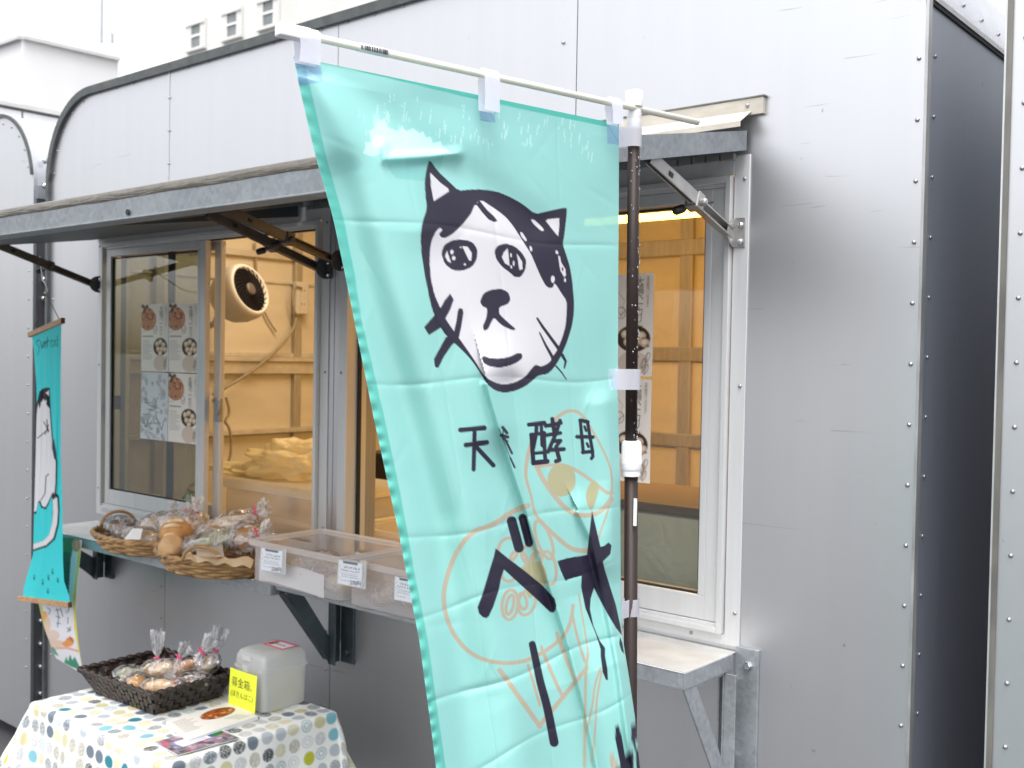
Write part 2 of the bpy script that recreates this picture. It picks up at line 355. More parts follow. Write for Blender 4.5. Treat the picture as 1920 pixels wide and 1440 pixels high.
# ------------------------------------------------------------------ mesh helpers
class MB:
    def __init__(s): s.v = []; s.f = []
    def add(s, vs, fs):
        o = len(s.v); s.v += [tuple(map(float, p)) for p in vs]; s.f += [tuple(i + o for i in f) for f in fs]; return s
    def box(s, a, b):
        x0, y0, z0 = a; x1, y1, z1 = b
        x0, x1 = min(x0, x1), max(x0, x1); y0, y1 = min(y0, y1), max(y0, y1); z0, z1 = min(z0, z1), max(z0, z1)
        return s.add([(x0, y0, z0), (x1, y0, z0), (x1, y1, z0), (x0, y1, z0), (x0, y0, z1), (x1, y0, z1), (x1, y1, z1), (x0, y1, z1)],
                     [(0, 3, 2, 1), (4, 5, 6, 7), (0, 1, 5, 4), (1, 2, 6, 5), (2, 3, 7, 6), (3, 0, 4, 7)])
    def bar(s, p, q, wd, ht, up=(0, 0, 1)):
        p = np.array(p, float); q = np.array(q, float); d = q - p; d /= np.linalg.norm(d)
        a = np.cross(d, up); a /= np.linalg.norm(a); b = np.cross(a, d)
        vs = [e + a * i * wd / 2 + b * j * ht / 2 for e in (p, q) for i, j in ((-1, -1), (1, -1), (1, 1), (-1, 1))]
        return s.add(vs, [(0, 1, 2, 3), (7, 6, 5, 4), (0, 4, 5, 1), (1, 5, 6, 2), (2, 6, 7, 3), (3, 7, 4, 0)])
    def tube(s, pts, r, n=8, closed=False, caps=True, rs=None):
        P = np.array(pts, float); m = len(P)
        T = np.roll(P, -1, 0) - np.roll(P, 1, 0) if closed else np.gradient(P, axis=0)
        T /= np.linalg.norm(T, axis=1)[:, None] + 1e-12
        ref = np.array([0, 0, 1.0]) if abs(T[0][2]) < 0.9 else np.array([1.0, 0, 0])
        vs = []; a = np.cross(T[0], ref); a /= np.linalg.norm(a)
        for i in range(m):
            a = a - T[i] * a.dot(T[i]); a /= np.linalg.norm(a) + 1e-12; b = np.cross(T[i], a)
            rr = rs[i] if rs is not None else r
            for k in range(n):
                t = 2 * math.pi * k / n; vs.append(P[i] + rr * (math.cos(t) * a + math.sin(t) * b))
        fs = []
        for i in range(m if closed else m - 1):
            j = (i + 1) % m
            for k in range(n):
                l = (k + 1) % n; fs.append((i * n + k, i * n + l, j * n + l, j * n + k))
        if caps and not closed:
            fs.append(tuple(range(n))[::-1]); fs.append(tuple((m - 1) * n + k for k in range(n)))
        return s.add(vs, fs)
    def lathe(s, prof, n=16, origin=(0, 0, 0), axis=(0, 0, 1)):
        ax = Vector(axis).normalized(); q = Vector((0, 0, 1)).rotation_difference(ax); o = Vector(origin)
        vs = []
        for r, h in prof:
            for k in range(n):
                t = 2 * math.pi * k / n; vs.append(tuple(o + q @ Vector((r * math.cos(t), r * math.sin(t), h))))
        fs = []
        for i in range(len(prof) - 1):
            for k in range(n):
                l = (k + 1) % n; fs.append((i * n + k, i * n + l, (i + 1) * n + l, (i + 1) * n + k))
        fs.append(tuple(range(n))[::-1]); fs.append(tuple((len(prof) - 1) * n + k for k in range(n)))
        return s.add(vs, fs)
    def prism(s, poly, ext):
        """closed 3-D polygon pushed along ext"""
        n = len(poly); e = np.array(ext, float); P = [np.array(p, float) for p in poly]
        return s.add(P + [p + e for p in P], [tuple(range(n))[::-1], tuple(range(n, 2 * n))] + [(i, (i + 1) % n, n + (i + 1) % n, n + i) for i in range(n)])
    def grid(s, G):
        G = np.asarray(G, float); r, c = G.shape[:2]
        return s.add(G.reshape(-1, 3), [(i * c + j, i * c + j + 1, (i + 1) * c + j + 1, (i + 1) * c + j) for i in range(r - 1) for j in range(c - 1)])
    def build(s, name, m, parent=None, smooth=False, bevel=0.0, kind=None, angle=None):
        me = bpy.data.meshes.new(name); me.from_pydata(s.v, [], s.f); me.update()
        bm = bmesh.new(); bm.from_mesh(me); bmesh.ops.recalc_face_normals(bm, faces=bm.faces); bm.to_mesh(me); bm.free()
        o = bpy.data.objects.new(name, me); COL.objects.link(o); me.materials.append(m)
        if smooth: me.polygons.foreach_set('use_smooth', [True] * len(me.polygons))
        if angle is not None:
            me.polygons.foreach_set('use_smooth', [True] * len(me.polygons)); me.set_sharp_from_angle(angle=math.radians(angle))
        if bevel:
            b = o.modifiers.new('bevel', 'BEVEL'); b.width = bevel; b.segments = 2; b.limit_method = 'ANGLE'; b.angle_limit = math.radians(40)
        if parent is not None:
            o.parent = parent; o.matrix_parent_inverse = Matrix.Translation(-Vector(parent['base'])) if 'base' in parent else parent.matrix_world.inverted()
        if kind: o['kind'] = kind
        return o
def tag(o, label, cat, group=None, kind=None):
    o['label'] = label; o['category'] = cat
    if group: o['group'] = group
    if kind: o['kind'] = kind
    return o
def thing(name, label, cat, loc=(0, 0, 0), group=None):
    o = bpy.data.objects.new(name, None); COL.objects.link(o); o.location = loc; o.empty_display_size = 0.05
    o.matrix_world = Matrix.Translation(Vector(loc))
    tag(o, label, cat, group); ROOTS[o.name] = Vector(loc); return o
ROOTS = {}
def attach(o, parent):
    """parent a mesh that was built in world coordinates"""
    o.parent = parent
    r = ROOTS.get(parent.name)
    if r is not None: o.matrix_parent_inverse = Matrix.Translation(-r)
    return o
_build = MB.build
def build(s, name, m, parent=None, **k):
    o = _build(s, name, m, None, **k)
    if parent is not None: attach(o, parent)
    return o
MB.build = build
def share(o, loc, parent, rot=None):
    c = o.copy(); COL.objects.link(c); attach(c, parent)
    if rot is None: c.location = loc
    else: c.matrix_basis = Matrix.Translation(Vector(loc)) @ rot.to_4x4()
    return c

def fill_sheet(name, G, rgb, m, parent=None, smooth=True):
    """grid surface with its print as a colour attribute"""
    G = np.asarray(G, np.float32); r, c = G.shape[:2]
    me = bpy.data.meshes.new(name)
    idx = np.arange(r * c).reshape(r, c)
    q = np.stack([idx[:-1, :-1], idx[:-1, 1:], idx[1:, 1:], idx[1:, :-1]], -1).reshape(-1, 4)
    me.vertices.add(r * c); me.vertices.foreach_set('co', G.reshape(-1))
    me.loops.add(q.size); me.loops.foreach_set('vertex_index', q.reshape(-1).astype(np.int32))
    me.polygons.add(len(q)); me.polygons.foreach_set('loop_start', np.arange(0, q.size, 4, dtype=np.int32))
    me.polygons.foreach_set('use_smooth', np.ones(len(q), bool))
    me.update(calc_edges=True)
    a = me.color_attributes.new('print', 'FLOAT_COLOR', 'POINT')
    rgba = np.ones((r * c, 4), np.float32); rgba[:, :3] = np.asarray(rgb, np.float32).reshape(-1, 3)
    a.data.foreach_set('color', rgba.reshape(-1))
    me.materials.append(m)
    o = bpy.data.objects.new(name, me); COL.objects.link(o)
    if parent is not None: attach(o, parent)
    return o

class Art:
    """flat print: polygons and pen strokes evaluated on an array of points"""
    def __init__(s, U, V, base, aa=0.7):
        s.U = np.asarray(U, float).ravel(); s.V = np.asarray(V, float).ravel(); s.shape = np.shape(U); s.aa = aa
        s.C = np.tile(lin(base), (s.U.size, 1))
    def _seg(s, idx, a, b, wa, wb):
        px, py = s.U[idx] - a[0], s.V[idx] - a[1]; dx, dy = b[0] - a[0], b[1] - a[1]; L = dx * dx + dy * dy + 1e-9
        t = np.clip((px * dx + py * dy) / L, 0, 1)
        return np.hypot(px - t * dx, py - t * dy) - (wa + (wb - wa) * t) / 2
    def _box(s, P, pad):
        P = np.asarray(P); return np.nonzero((s.U > P[:, 0].min() - pad) & (s.U < P[:, 0].max() + pad) & (s.V > P[:, 1].min() - pad) & (s.V < P[:, 1].max() + pad))[0]
    def put(s, idx, d, col, op=1.0):
        al = (np.clip(0.5 - d / (2 * s.aa), 0, 1) * op)[:, None]
        s.C[idx] = s.C[idx] * (1 - al) + lin(col) * al
    def line(s, P, wd, col, wend=None, op=1.0):
        idx = s._box(P, max(wd, wend or 0) + 2)
        if not len(idx): return
        n = len(P) - 1; d = np.full(len(idx), 1e9)
        for i in range(n):
            w0 = wd + ((wend if wend is not None else wd) - wd) * i / n; w1 = wd + ((wend if wend is not None else wd) - wd) * (i + 1) / n
            d = np.minimum(d, s._seg(idx, P[i], P[i + 1], w0, w1))
        s.put(idx, d, col, op)
    def poly(s, P, col, op=1.0, grow=0.0):
        idx = s._box(P, 3 + grow)
        if not len(idx): return
        x, y = s.U[idx], s.V[idx]; ins = np.zeros(len(idx), bool); d = np.full(len(idx), 1e9); n = len(P)
        for i in range(n):
            a, b = P[i], P[(i + 1) % n]
            d = np.minimum(d, s._seg(idx, a, b, 0, 0))
            if a[1] != b[1]:
                c = ((a[1] > y) != (b[1] > y)) & (x < (b[0] - a[0]) * (y - a[1]) / (b[1] - a[1]) + a[0]); ins ^= c
        s.put(idx, np.where(ins, -d, d) - grow, col, op)
    def ell(s, c, r, col, op=1.0, ang=0, ring=None):
        t = np.linspace(0, 2 * math.pi, 25)[:-1]; ca, sa = math.cos(ang), math.sin(ang)
        P = [(c[0] + r[0] * math.cos(k) * ca - r[1] * math.sin(k) * sa, c[1] + r[0] * math.cos(k) * sa + r[1] * math.sin(k) * ca) for k in t]
        if ring: s.line(P + P[:1], ring, col, op=op)
        else: s.poly(P, col, op)
    def rgb(s): return s.C.reshape(s.shape + (3,))
def smooth_poly(P, n=3):
    """round a hand-drawn outline a little (Chaikin)"""
    P = [tuple(p) for p in P]
    for _ in range(n):
        Q = []
        for i in range(len(P)):
            a, b = P[i], P[(i + 1) % len(P)]
            Q += [(a[0] * .8 + b[0] * .2, a[1] * .8 + b[1] * .2), (a[0] * .2 + b[0] * .8, a[1] * .2 + b[1] * .8)]
        P = Q
        if len(P) > 90: break
    return P
def smooth_line(P, n=2):
    P = [tuple(p) for p in P]
    for _ in range(n):
        Q = [P[0]]
        for i in range(len(P) - 1):
            a, b = P[i], P[i + 1]
            Q += [(a[0] * .75 + b[0] * .25, a[1] * .75 + b[1] * .25), (a[0] * .25 + b[0] * .75, a[1] * .25 + b[1] * .75)]
        P = Q + [P[-1]]
    return P

def text_mesh(body, size, o, ex, ey, m, parent, name='lettering', align='LEFT', line=1.0, off=0.0006, fit=None, thin=0.0):
    """flat lettering laid on a surface: o origin, ex along the line, ey up"""
    if not body: return None
    cu = bpy.data.curves.new('text', 'FONT'); cu.body = body; cu.size = size; cu.align_x = align; cu.space_line = line; cu.resolution_u = 2; cu.offset = thin
    to = bpy.data.objects.new('text', cu); COL.objects.link(to)
    me = bpy.data.meshes.new_from_object(to.evaluated_get(bpy.context.evaluated_depsgraph_get()))
    bpy.data.objects.remove(to); bpy.data.curves.remove(cu)
    ex = np.array(ex, float); ex /= np.linalg.norm(ex); ey = np.array(ey, float); ey -= ex * ey.dot(ex); ey /= np.linalg.norm(ey); ez = np.cross(ex, ey)
    co = np.zeros(len(me.vertices) * 3); me.vertices.foreach_get('co', co); co = co.reshape(-1, 3)
    if fit and len(co):
        s = fit / max(1e-6, np.ptp(co[:, 0])); co[:, 0] *= s
    W = np.array(o, float) + co[:, :1] * ex + co[:, 1:2] * ey + ez * off
    me.vertices.foreach_set('co', W.reshape(-1)); me.update(); me.name = name
    me.materials.clear(); me.materials.append(m)
    ob = bpy.data.objects.new(name, me); COL.objects.link(ob); attach(ob, parent); return ob

# =================================================================== GROUND AND FAR BUILDINGS
g = MB().add([(-600, -600, 0), (600, -600, 0), (600, 600, 0), (-600, 600, 0)], [(0, 1, 2, 3)]).build('ground', GROUND)
g['kind'] = 'structure'

def far_block(name, label, top, pts, m, back):
    t = thing(name, label, 'building', (pts[0][0], pts[0][1], 0))
    poly = [(p[0], p[1], 0) for p in pts] + [(p[0], p[1], 0) for p in back]
    MB().prism(poly, (0, 0, top)).build('wall', m, t)
    return t
def dirpt(u, v, h):
    d = ray(u, v); k = (h - CAM[2]) / d[2]; return CAM + d * k
H1 = 12.0
p0, p1, p2 = dirpt(-40, 100, H1), dirpt(42, 72, H1), dirpt(222, 113, H1)
lb = far_block('pale_building', 'low pale flat roofed building far behind the trailers', H1, [p0, p1, p2], PALEB, [p2 + np.array([-14, 4, 0]), p0 + np.array([-14, 4, 0])])
rim = MB()
for a, b in ((p0, p1), (p1, p2)):
    rim.bar((a[0], a[1], H1 + .02), (b[0], b[1], H1 + .02), .3, .12)
rim.build('roof_edge', mat('roof_edge_grey', (0.55, 0.55, 0.55), 0.6, 0, 2, 0.1), lb)
for k, (u, v0, v1) in enumerate(((190, -60, 108), (210, 62, 112))):
    a = dirpt(u, 108, H1 - .5) * 1.0; d = ray(u, v0); ab = np.hypot(a[0] - CAM[0], a[1] - CAM[1]); s = ab / np.hypot(d[0], d[1])
    top = CAM + d * s
    an = MB().tube([(a[0], a[1], H1), (a[0], a[1], top[2])], .055 if k == 0 else .06, 6).build('roof_antenna', mat('antenna_grey%s' % k, (0.42, 0.44, 0.47), .5, 0, 3, .1))
    tag(an, ['tall thin antenna mast on the roof of the low pale building', 'short antenna mast right of the tall one on the pale building'][k], 'antenna')

# taller ivory building with recessed windows, front parallel to the trailers
YF = 20.0
tb = thing('ivory_building', 'tall ivory building with small deep framed windows rising behind the trailer', 'building', (-34.63, YF, 0))
xl = onY(340, 60, YF)[0]
MB().box((xl, YF, 0), (-4, YF + 14, 24)).build('wall', TILEB, tb)
wins = [((-34.15, 12.42), (-33.0, 13.5)), ((-31.98, 12.42), (-30.83, 13.5)), ((-29.95, 12.42), (-28.8, 13.5))]
for (x0, z0), (x1, z1) in wins:
    f = MB(); t_ = .16
    f.box((x0, YF - .14, z1 - t_), (x1, YF - .002, z1)).box((x0, YF - .16, z0), (x1, YF - .002, z0 + .1))
    f.box((x0, YF - .10, z0 + .1), (x0 + .3, YF - .002, z1 - t_)).box((x1 - .3, YF - .10, z0 + .1), (x1, YF - .002, z1 - t_))
    fo = f.build('window', TILEB, tb)
    p = MB().box((x0 + .3, YF - .06, z0 + .1), (x1 - .3, YF - .01, z1 - t_)).build('pane', WINB, fo)
    MB().box((x0 + .3, YF - .1, (z0 + z1) / 2 - .04), (x1 - .3, YF - .065, (z0 + z1) / 2 + .04)).build('sash', PALEB, fo)

# white shed whose long side runs back behind the left trailer
XS = -6.5
sh = thing('white_shed', 'white panelled shed behind the left trailer with a flat roof rail', 'shed', (XS, 1.2, 0))
for a, b in ((-.4, 1.035), (1.047, 2.4), (2.412, 3.8)):
    MB().box((XS - 1.5, a, 0), (XS, b, 3.06)).build('wall_panel', SHEDW, sh)
MB().box((XS - 1.5, -.4, 3.062), (XS + .03, 3.8, 3.085)).build('roof_rail', mat('rail_grey', (0.5, 0.49, 0.48), .5, 0, 5, .1), sh)
MB().box((XS - 1.5, -.4, 3.048), (XS + .015, 3.8, 3.061)).build('drip_edge', TRIM, sh)

# =================================================================== TRAILERS
ZT, RCOR, ZB = 2.565, 0.315, 0.16
def arc(cx, cz, r, a0, a1, n=12):
    return [(cx + r * math.cos(math.radians(a0 + (a1 - a0) * i / n)), cz + r * math.sin(math.radians(a0 + (a1 - a0) * i / n))) for i in range(n + 1)]
def outline(x0, x1, r=RCOR, n=12):
    """trailer front outline from bottom left, clockwise"""
    return [(x0, ZB)] + arc(x0 + r, ZT - r, r, 180, 90, n) + arc(x1 - r, ZT - r, r, 90, 0, n) + [(x1, ZB)]
def edge_trim(x0, x1, wdt, y0, y1, m, name, parent):
    a = outline(x0, x1); b = outline(x0 + wdt, x1 - wdt, RCOR - wdt)
    b = [(p[0], min(p[1], ZT - wdt)) for p in b]
    o = MB(); n = len(a)
    vs = [(p[0], y, p[1]) for y in (y0, y1) for p in a] + [(p[0], y, q) for y in (y0, y1) for p, q in ((p, p[1] - 0) for p in b)]
    b2 = [(x0 + wdt, ZB)] + arc(x0 + RCOR, ZT - RCOR, RCOR - wdt, 180, 90, 12) + arc(x1 - RCOR, ZT - RCOR, RCOR - wdt, 90, 0, 12) + [(x1 - wdt, ZB)]
    A0 = [(p[0], y0, p[1]) for p in a]; B0 = [(p[0], y0, p[1]) for p in b2]; A1 = [(p[0], y1, p[1]) for p in a]; B1 = [(p[0], y1, p[1]) for p in b2]
    fs = []
    for i in range(n - 1):
        j = i + 1
        fs += [(i, j, n + j, n + i), (2 * n + i, 3 * n + i, 3 * n + j, 2 * n + j), (i, 2 * n + i, 2 * n + j, j), (n + i, n + j, 3 * n + j, 3 * n + i)]
    o.add(A0 + B0 + A1 + B1, fs)
    return o.build(name, m, parent)

XL, XR = -4.045, -0.70
trailer = thing('silver_trailer', 'silver riveted food trailer with two awning windows and round roof corners', 'trailer', ((XL + XR) / 2, 1.0, 0))
WL = (-3.64, -2.395, 1.03, 2.005)   # window openings x0,x1,z0,z1
WR = (-2.305, -1.075, 1.03, 2.005)
seams = [XL, -3.213, -2.353, -1.505, XR]
OL = outline(XL, XR)
def clip_top(x):   # roof line height at x
    for c, s in ((XL + RCOR, -1), (XR - RCOR, 1)):
        if (x - c) * s > 0: return ZT - RCOR + math.sqrt(max(0, RCOR ** 2 - (x - c) ** 2))
    return ZT
for k in range(4):
    a, b = seams[k] + (0 if k == 0 else .0012), seams[k + 1] - (0 if k == 3 else .0012)
    o = MB()
    cuts = sorted({a, b} | {w_ for W in (WL, WR) for w_ in W[:2] if a < w_ < b} | ({XL + RCOR} if k == 0 else set()) | ({XR - RCOR} if k == 3 else set()))
    for i in range(len(cuts) - 1):
        x0, x1 = cuts[i], cuts[i + 1]; mid = (x0 + x1) / 2
        hole = next((W for W in (WL, WR) if W[0] < mid < W[1]), None)
        xs = np.linspace(x0, x1, 14 if (clip_top(x0) < ZT - 1e-6 or clip_top(x1) < ZT - 1e-6) else 2)
        if k == 0 and x0 == XL: xs = XL + RCOR - RCOR * np.cos(np.linspace(0, math.pi / 2, 16))
        if k == 3 and x1 == XR: xs = XR - RCOR + RCOR * np.sin(np.linspace(0, math.pi / 2, 16))
        top = [(x, 0.0, clip_top(x)) for x in xs]
        zlo = hole[3] if hole else ZB
        o.prism([(x1, 0, zlo), (x0, 0, zlo)] + top, (0, .012, 0))
        if hole: o.prism([(x1, 0, ZB), (x0, 0, ZB), (x0, 0, hole[2]), (x1, 0, hole[2])], (0, .012, 0))
    wp = o.build('wall_panel', SILVER, trailer)
seamb = MB()
for x in seams[1:4]:
    seamb.box((x - .02, .0125, ZB), (x + .02, .016, ZT - .03))
seamb.build('seam_backing', GASK, trailer)
MB().box((-3.225, -.0016, 2.19), (-3.2125, .0, 2.548)).build('lap_strip', SILVER, trailer)
# roof sheet, end walls
def shell(x0, x1, y0, y1, m, name, parent, inset=0.0):
    a = [(p[0], p[1]) for p in outline(x0, x1, RCOR, 14)][1:-1]
    n = len(a); o = MB().add([(p[0], y0, p[1]) for p in a] + [(p[0], y1, p[1]) for p in a], [(i, i + 1, n + i + 1, n + i) for i in range(n - 1)])
    return o.build(name, m, parent, smooth=True)
shell(XL, XR, .0125, 2.0, ROOFM, 'roof_sheet', trailer)
ZE = ZT - RCOR
ZS = ZE + .035
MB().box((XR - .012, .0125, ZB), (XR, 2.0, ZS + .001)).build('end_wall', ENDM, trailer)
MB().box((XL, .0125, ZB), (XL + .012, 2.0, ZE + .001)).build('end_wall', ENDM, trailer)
MB().box((XR - .004, .013, ZS - .004), (XR + .006, 2.0, ZS + .006)).build('end_seam_trim', mat('bright_seam', (0.6, 0.61, 0.63), .2, .8, 20, .1), trailer)
MB().box((XR - .001, .013, ZS - .012), (XR + .004, 2.0, ZS - .0045)).build('end_seam_sealant', GASK, trailer)
MB().box((XR + .0005, -.003, ZB), (XR + .006, .016, ZS)).build('corner_angle', mat('corner_alu', (0.5, 0.5, 0.5), .35, .6, 30, .35, (1, 1, .3)), trailer)
MB().box((XL + .02, 1.99, ZB), (XR - .02, 2.0, ZT - .02)).build('rear_wall', SILVER, trailer)
edge_trim(XL - .006, XR + .0, .024, -.018, .011, TRIM, 'edge_trim', trailer) if False else None
# dark edge trim follows the left corner and roof edge; stops at the right roof corner
def trim_path(x0, xr, parent, wdt=.024):
    a = [(x0 - .004, ZB)] + arc(x0 + RCOR, ZT - RCOR, RCOR + .004, 180, 90, 16) + [(xr - RCOR, ZT + .004)] + arc(xr - RCOR, ZT - RCOR, RCOR + .004, 90, 14, 10)[1:]
    b = [(x0 + .010, ZB)] + arc(x0 + RCOR, ZT - RCOR, RCOR - wdt, 180, 90, 16) + [(xr - RCOR, ZT - wdt)] + arc(xr - RCOR, ZT - RCOR, RCOR - wdt, 90, 14, 10)[1:]
    b[1] = (x0 + .014, b[1][1]); n = len(a); y0, y1 = -.014, -.0006
    V = [(p[0], y, p[1]) for y in (y0, y1) for q in (a, b) for p in q]; fs = []
    for i in range(n - 1):
        j = i + 1
        fs += [(i, j, n + j, n + i), (2 * n + i, 3 * n + i, 3 * n + j, 2 * n + j), (i, 2 * n + i, 2 * n + j, j), (n + i, n + j, 3 * n + j, 3 * n + i)]
    return MB().add(V, fs).build('edge_trim', TRIM, parent)
trim_path(XL, XR, trailer)

# rivets: one mesh, many copies
def rivet_proto(r):
    return MB().lathe([(r, 0), (r * .95, r * .35), (r * .6, r * .68), (r * .15, r * .8)], 10)
rp = rivet_proto(.0042).build('rivet', RIVM, trailer, smooth=True)
rot_front = Matrix.Rotation(math.radians(90), 3, 'X')     # +z -> -y
rot_end = Matrix.Rotation(math.radians(90), 3, 'Y')       # +z -> +x
spots = []
spots += [((-3.213 + .1125 * i), -.0006, 2.538) for i in range(-4, 23) if i != 0]
spots += [(XL + RCOR - (RCOR - .036) * math.sin(math.radians(t)), -.0006, ZE + (RCOR - .036) * math.cos(math.radians(t))) for t in (12, 30, 48, 66, 84)]
spots += [(XL + .035, -.0006, z) for z in np.arange(2.14, .3, -.115)]
spots += [(XR - .0115, -.0006, z) for z in np.arange(2.283, .3, -.1135)]
for x, dx in ((-3.213, 0), (-1.505, -.04)):
    spots += [(x + dx, -.0022, z) for z in (2.54, 2.455, 2.345, 2.235)]
spots += [(x, -.0006, z) for x in (-2.372, -3.235) for z in (.905, .8, .69, .585, .48)]
spots += [(-1.526, -.0006, z) for z in (.8, .69, .585)]
rp.matrix_basis = Matrix.Translation(Vector(spots[0])) @ rot_front.to_4x4()
for p in spots[1:]: share(rp, p, trailer, rot_front)
for z in np.arange(2.183, .3, -.1135): share(rp, (XR + .0006, .052, z), trailer, rot_end)
for y in (.12, .24, .36, .48, .60):
    share(rp, (XR - .0095, y, ZE + .08), trailer, rot_end)

# interior: lining, rails, studs, floor
yb = 1.96
MB().box((XL + .06, .05, .42), (XR - .06, yb, .45)).build('floor', mat('trailer_floor', (.3, .28, .25), .6, 0, 6, .2), trailer)
MB().box((XL + .055, .05, .45), (XL + .075, yb, 2.42)).build('inner_end_wall', CREAMW, trailer)
MB().box((XR - .075, .05, .45), (XR - .055, yb, 2.42)).build('inner_end_wall', CREAMW, trailer)
MB().box((XL + .08, yb, .45), (XR - .08, yb + .02, 2.42)).build('inner_rear_wall', CREAMW, trailer)
MB().box((XL + .08, .05, 2.42), (XR - .08, yb, 2.44)).build('ceiling', CREAMW, trailer)
XI = XL + .075
lin_ = MB().box((XL + .08, .0165, .46), (WL[0], .04, 2.41)).box((WL[1], .0165, .46), (WR[0], .04, 2.41)).box((WR[1], .0165, .46), (XR - .08, .04, 2.41))
lin_.box((WL[0], .0165, 2.01), (WL[1], .04, 2.41)).box((WL[0], .0165, .46), (WL[1], .04, 1.0)).box((WR[0], .0165, 2.01), (WR[1], .04, 2.41)).box((WR[0], .0165, .46), (WR[1], .04, 1.0))
lin_.build('inner_lining', CREAMW, trailer)
for z0, z1, d in ((1.585, 1.605, .02), (1.565, 1.585, .05), (1.51, 1.565, .035), (1.24, 1.262, .04), (2.03, 2.06, .03), (1.92, 1.93, .01)):
    MB().box((XI, .06, z0), (XI + d, yb - .01, z1)).build('wall_rail', RAILM, trailer, bevel=.003)
for y in (.42, 1.135, 1.8):
    MB().box((XI, y - .02, .46), (XI + .028, y + .02, 2.4)).build('wall_stud', STUDM, trailer, bevel=.003)
for z0, z1 in ((1.60, 1.66), (1.235, 1.29), (2.05, 2.12)):
    MB().box((XL + .1, yb - .03, z0), (XR - .1, yb - .001, z1)).build('wall_rail', STUDM, trailer, bevel=.003)
for x in (-2.95, -2.36, -1.5):
    MB().box((x - .03, yb - .025, .46), (x + .03, yb - .002, 2.4)).build('wall_stud', STUDM, trailer, bevel=.003)

# ---- window frames (parts of the trailer, sub-parts below)
def ring(o, x0, x1, z0, z1, t, y0, y1, tb=None, tt=None):
    tb = t if tb is None else tb; tt = t if tt is None else tt
    o.box((x0, y0, z0), (x0 + t, y1, z1)); o.box((x1 - t, y0, z0), (x1, y1, z1))
    o.box((x0 + t, y0, z0), (x1 - t, y1, z0 + tb)); o.box((x0 + t, y0, z1 - tt), (x1 - t, y1, z1)); return o
def window(x0, x1, z0, z1, closed, tag_):
    fl = MB(); ring(fl, x0, x1, z0, z1, .036, -.0035, -.0004, .022, .04)
    w0 = fl.build('window_frame', ALU, trailer, bevel=.0015)
    a0, a1, b0, b1 = x0 + .038, x1 - .038, z0 + .024, z1 - .042
    ch = MB(); ring(ch, a0, a1, b0, b1, .012, -.016, .06, .012, .014); ch.box((a0 + .012, -.010, b0 + .012), (a1 - .012, -.004, b0 + .020)); ch.box((a0 + .012, -.007, b1 - .022), (a1 - .012, .0, b1 - .014))
    ch.build('channel', ALU, w0, bevel=.001)
    gk = MB(); ring(gk, a0 + .0125, a1 - .0125, b0 + .0125, b1 - .0145, .008, .024, .034); gk.build('gasket', GASK, w0)
    xm = (a0 + a1) / 2; s0, s1 = (a0 + .024, xm + .035) if closed == 'left' else (xm - .035, a1 - .016)
    c0, c1 = b0 + .021, b1 - .023
    sa = MB(); ring(sa, s0, s1, c0, c1, .030, -.006, .014, .052, .026)
    if closed == 'left': sa.box((s1 - .045, -.0065, c0 + .052), (s1 - .030, .0135, c1 - .030))
    else: sa.box((s0 + .030, -.0065, c0 + .052), (s0 + .045, .0135, c1 - .030)); sa.box((s1 - .046, -.0065, c0 + .052), (s1 - .030, .0135, c1 - .030))
    sa.build('sash', ALU, w0, bevel=.0015)
    gx0, gx1 = (s0 + .0305, s1 - .0455) if closed == 'left' else (s0 + .0455, s1 - .0465)
    gg = MB(); ring(gg, gx0, gx1, c0 + .0525, c1 - .0305, .004, .0, .008); gg.build('glazing_bead', GASK, w0)
    MB().add([(gx0 + .002, .004, c0 + .054), (gx1 - .002, .004, c0 + .054), (gx1 - .002, .004, c1 - .032), (gx0 + .002, .004, c1 - .032)], [(0, 1, 2, 3)]).build('glass_pane', GLASSL if closed == 'left' else GLASS, w0)
    # second sash slid behind the first: its near stile shows in the open half
    q = MB()
    if closed == 'left': r0, r1 = s0 + .03, s1 + .028
    else: r0, r1 = s0 - .028, s1 - .03
    ring(q, r0, r1, c0, c1, .036, .034, .052, .05, .03); q.build('sash', ALU, w0, bevel=.0015)
    MB().add([(r0 + .036, .043, c0 + .05), (r1 - .036, .043, c0 + .05), (r1 - .036, .043, c1 - .03), (r0 + .036, .043, c1 - .03)], [(0, 1, 2, 3)]).build('glass_pane', GLASS, w0)
    # reveal in the wall thickness
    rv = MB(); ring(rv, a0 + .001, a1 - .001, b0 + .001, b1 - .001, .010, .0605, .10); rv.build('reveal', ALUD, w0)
    return w0, (a0, a1, b0, b1), (s0, s1, c0, c1)
wl, cL, sL = window(-3.667, -2.375, 1.004, 2.03, 'left', 'L')
wr, cR, sR = window(-2.33, -1.05, 1.004, 2.03, 'right', 'R')
for sx in (-3.655, -2.387):
    for z in (1.98, 1.55, 1.10): share(rp, (sx, -.0036, z), trailer, rot_front)
for sx in (-2.318, -1.062):
    for z in (1.98, 1.55, 1.075): share(rp, (sx, -.0036, z), trailer, rot_front)
for x in (-1.95, -1.165): share(rp, (x, -.0036, 1.016), trailer, rot_front)
# crescent latch on the inner sash stile of the left window
lt = onY(412, 765, .03)
cl_ = MB().box((lt[0] - .018, .018, lt[2] - .045), (lt[0] + .012, .0335, lt[2] + .03)).tube([(lt[0] - .004 + .022 * math.cos(t), .016, lt[2] + .004 + .026 * math.sin(t)) for t in np.linspace(-1.2, 2.4, 12)], .005, 8)
cl_.build('latch', mat('latch_grey', (.36, .36, .37), .35, .5, 30, .1), wl, bevel=.002)
lt2 = onY(222, 752, .03)
MB().box((lt2[0] - .03, .018, lt2[2] - .03), (lt2[0] + .012, .0335, lt2[2] + .02)).build('latch', BLACKP, wl, bevel=.003)

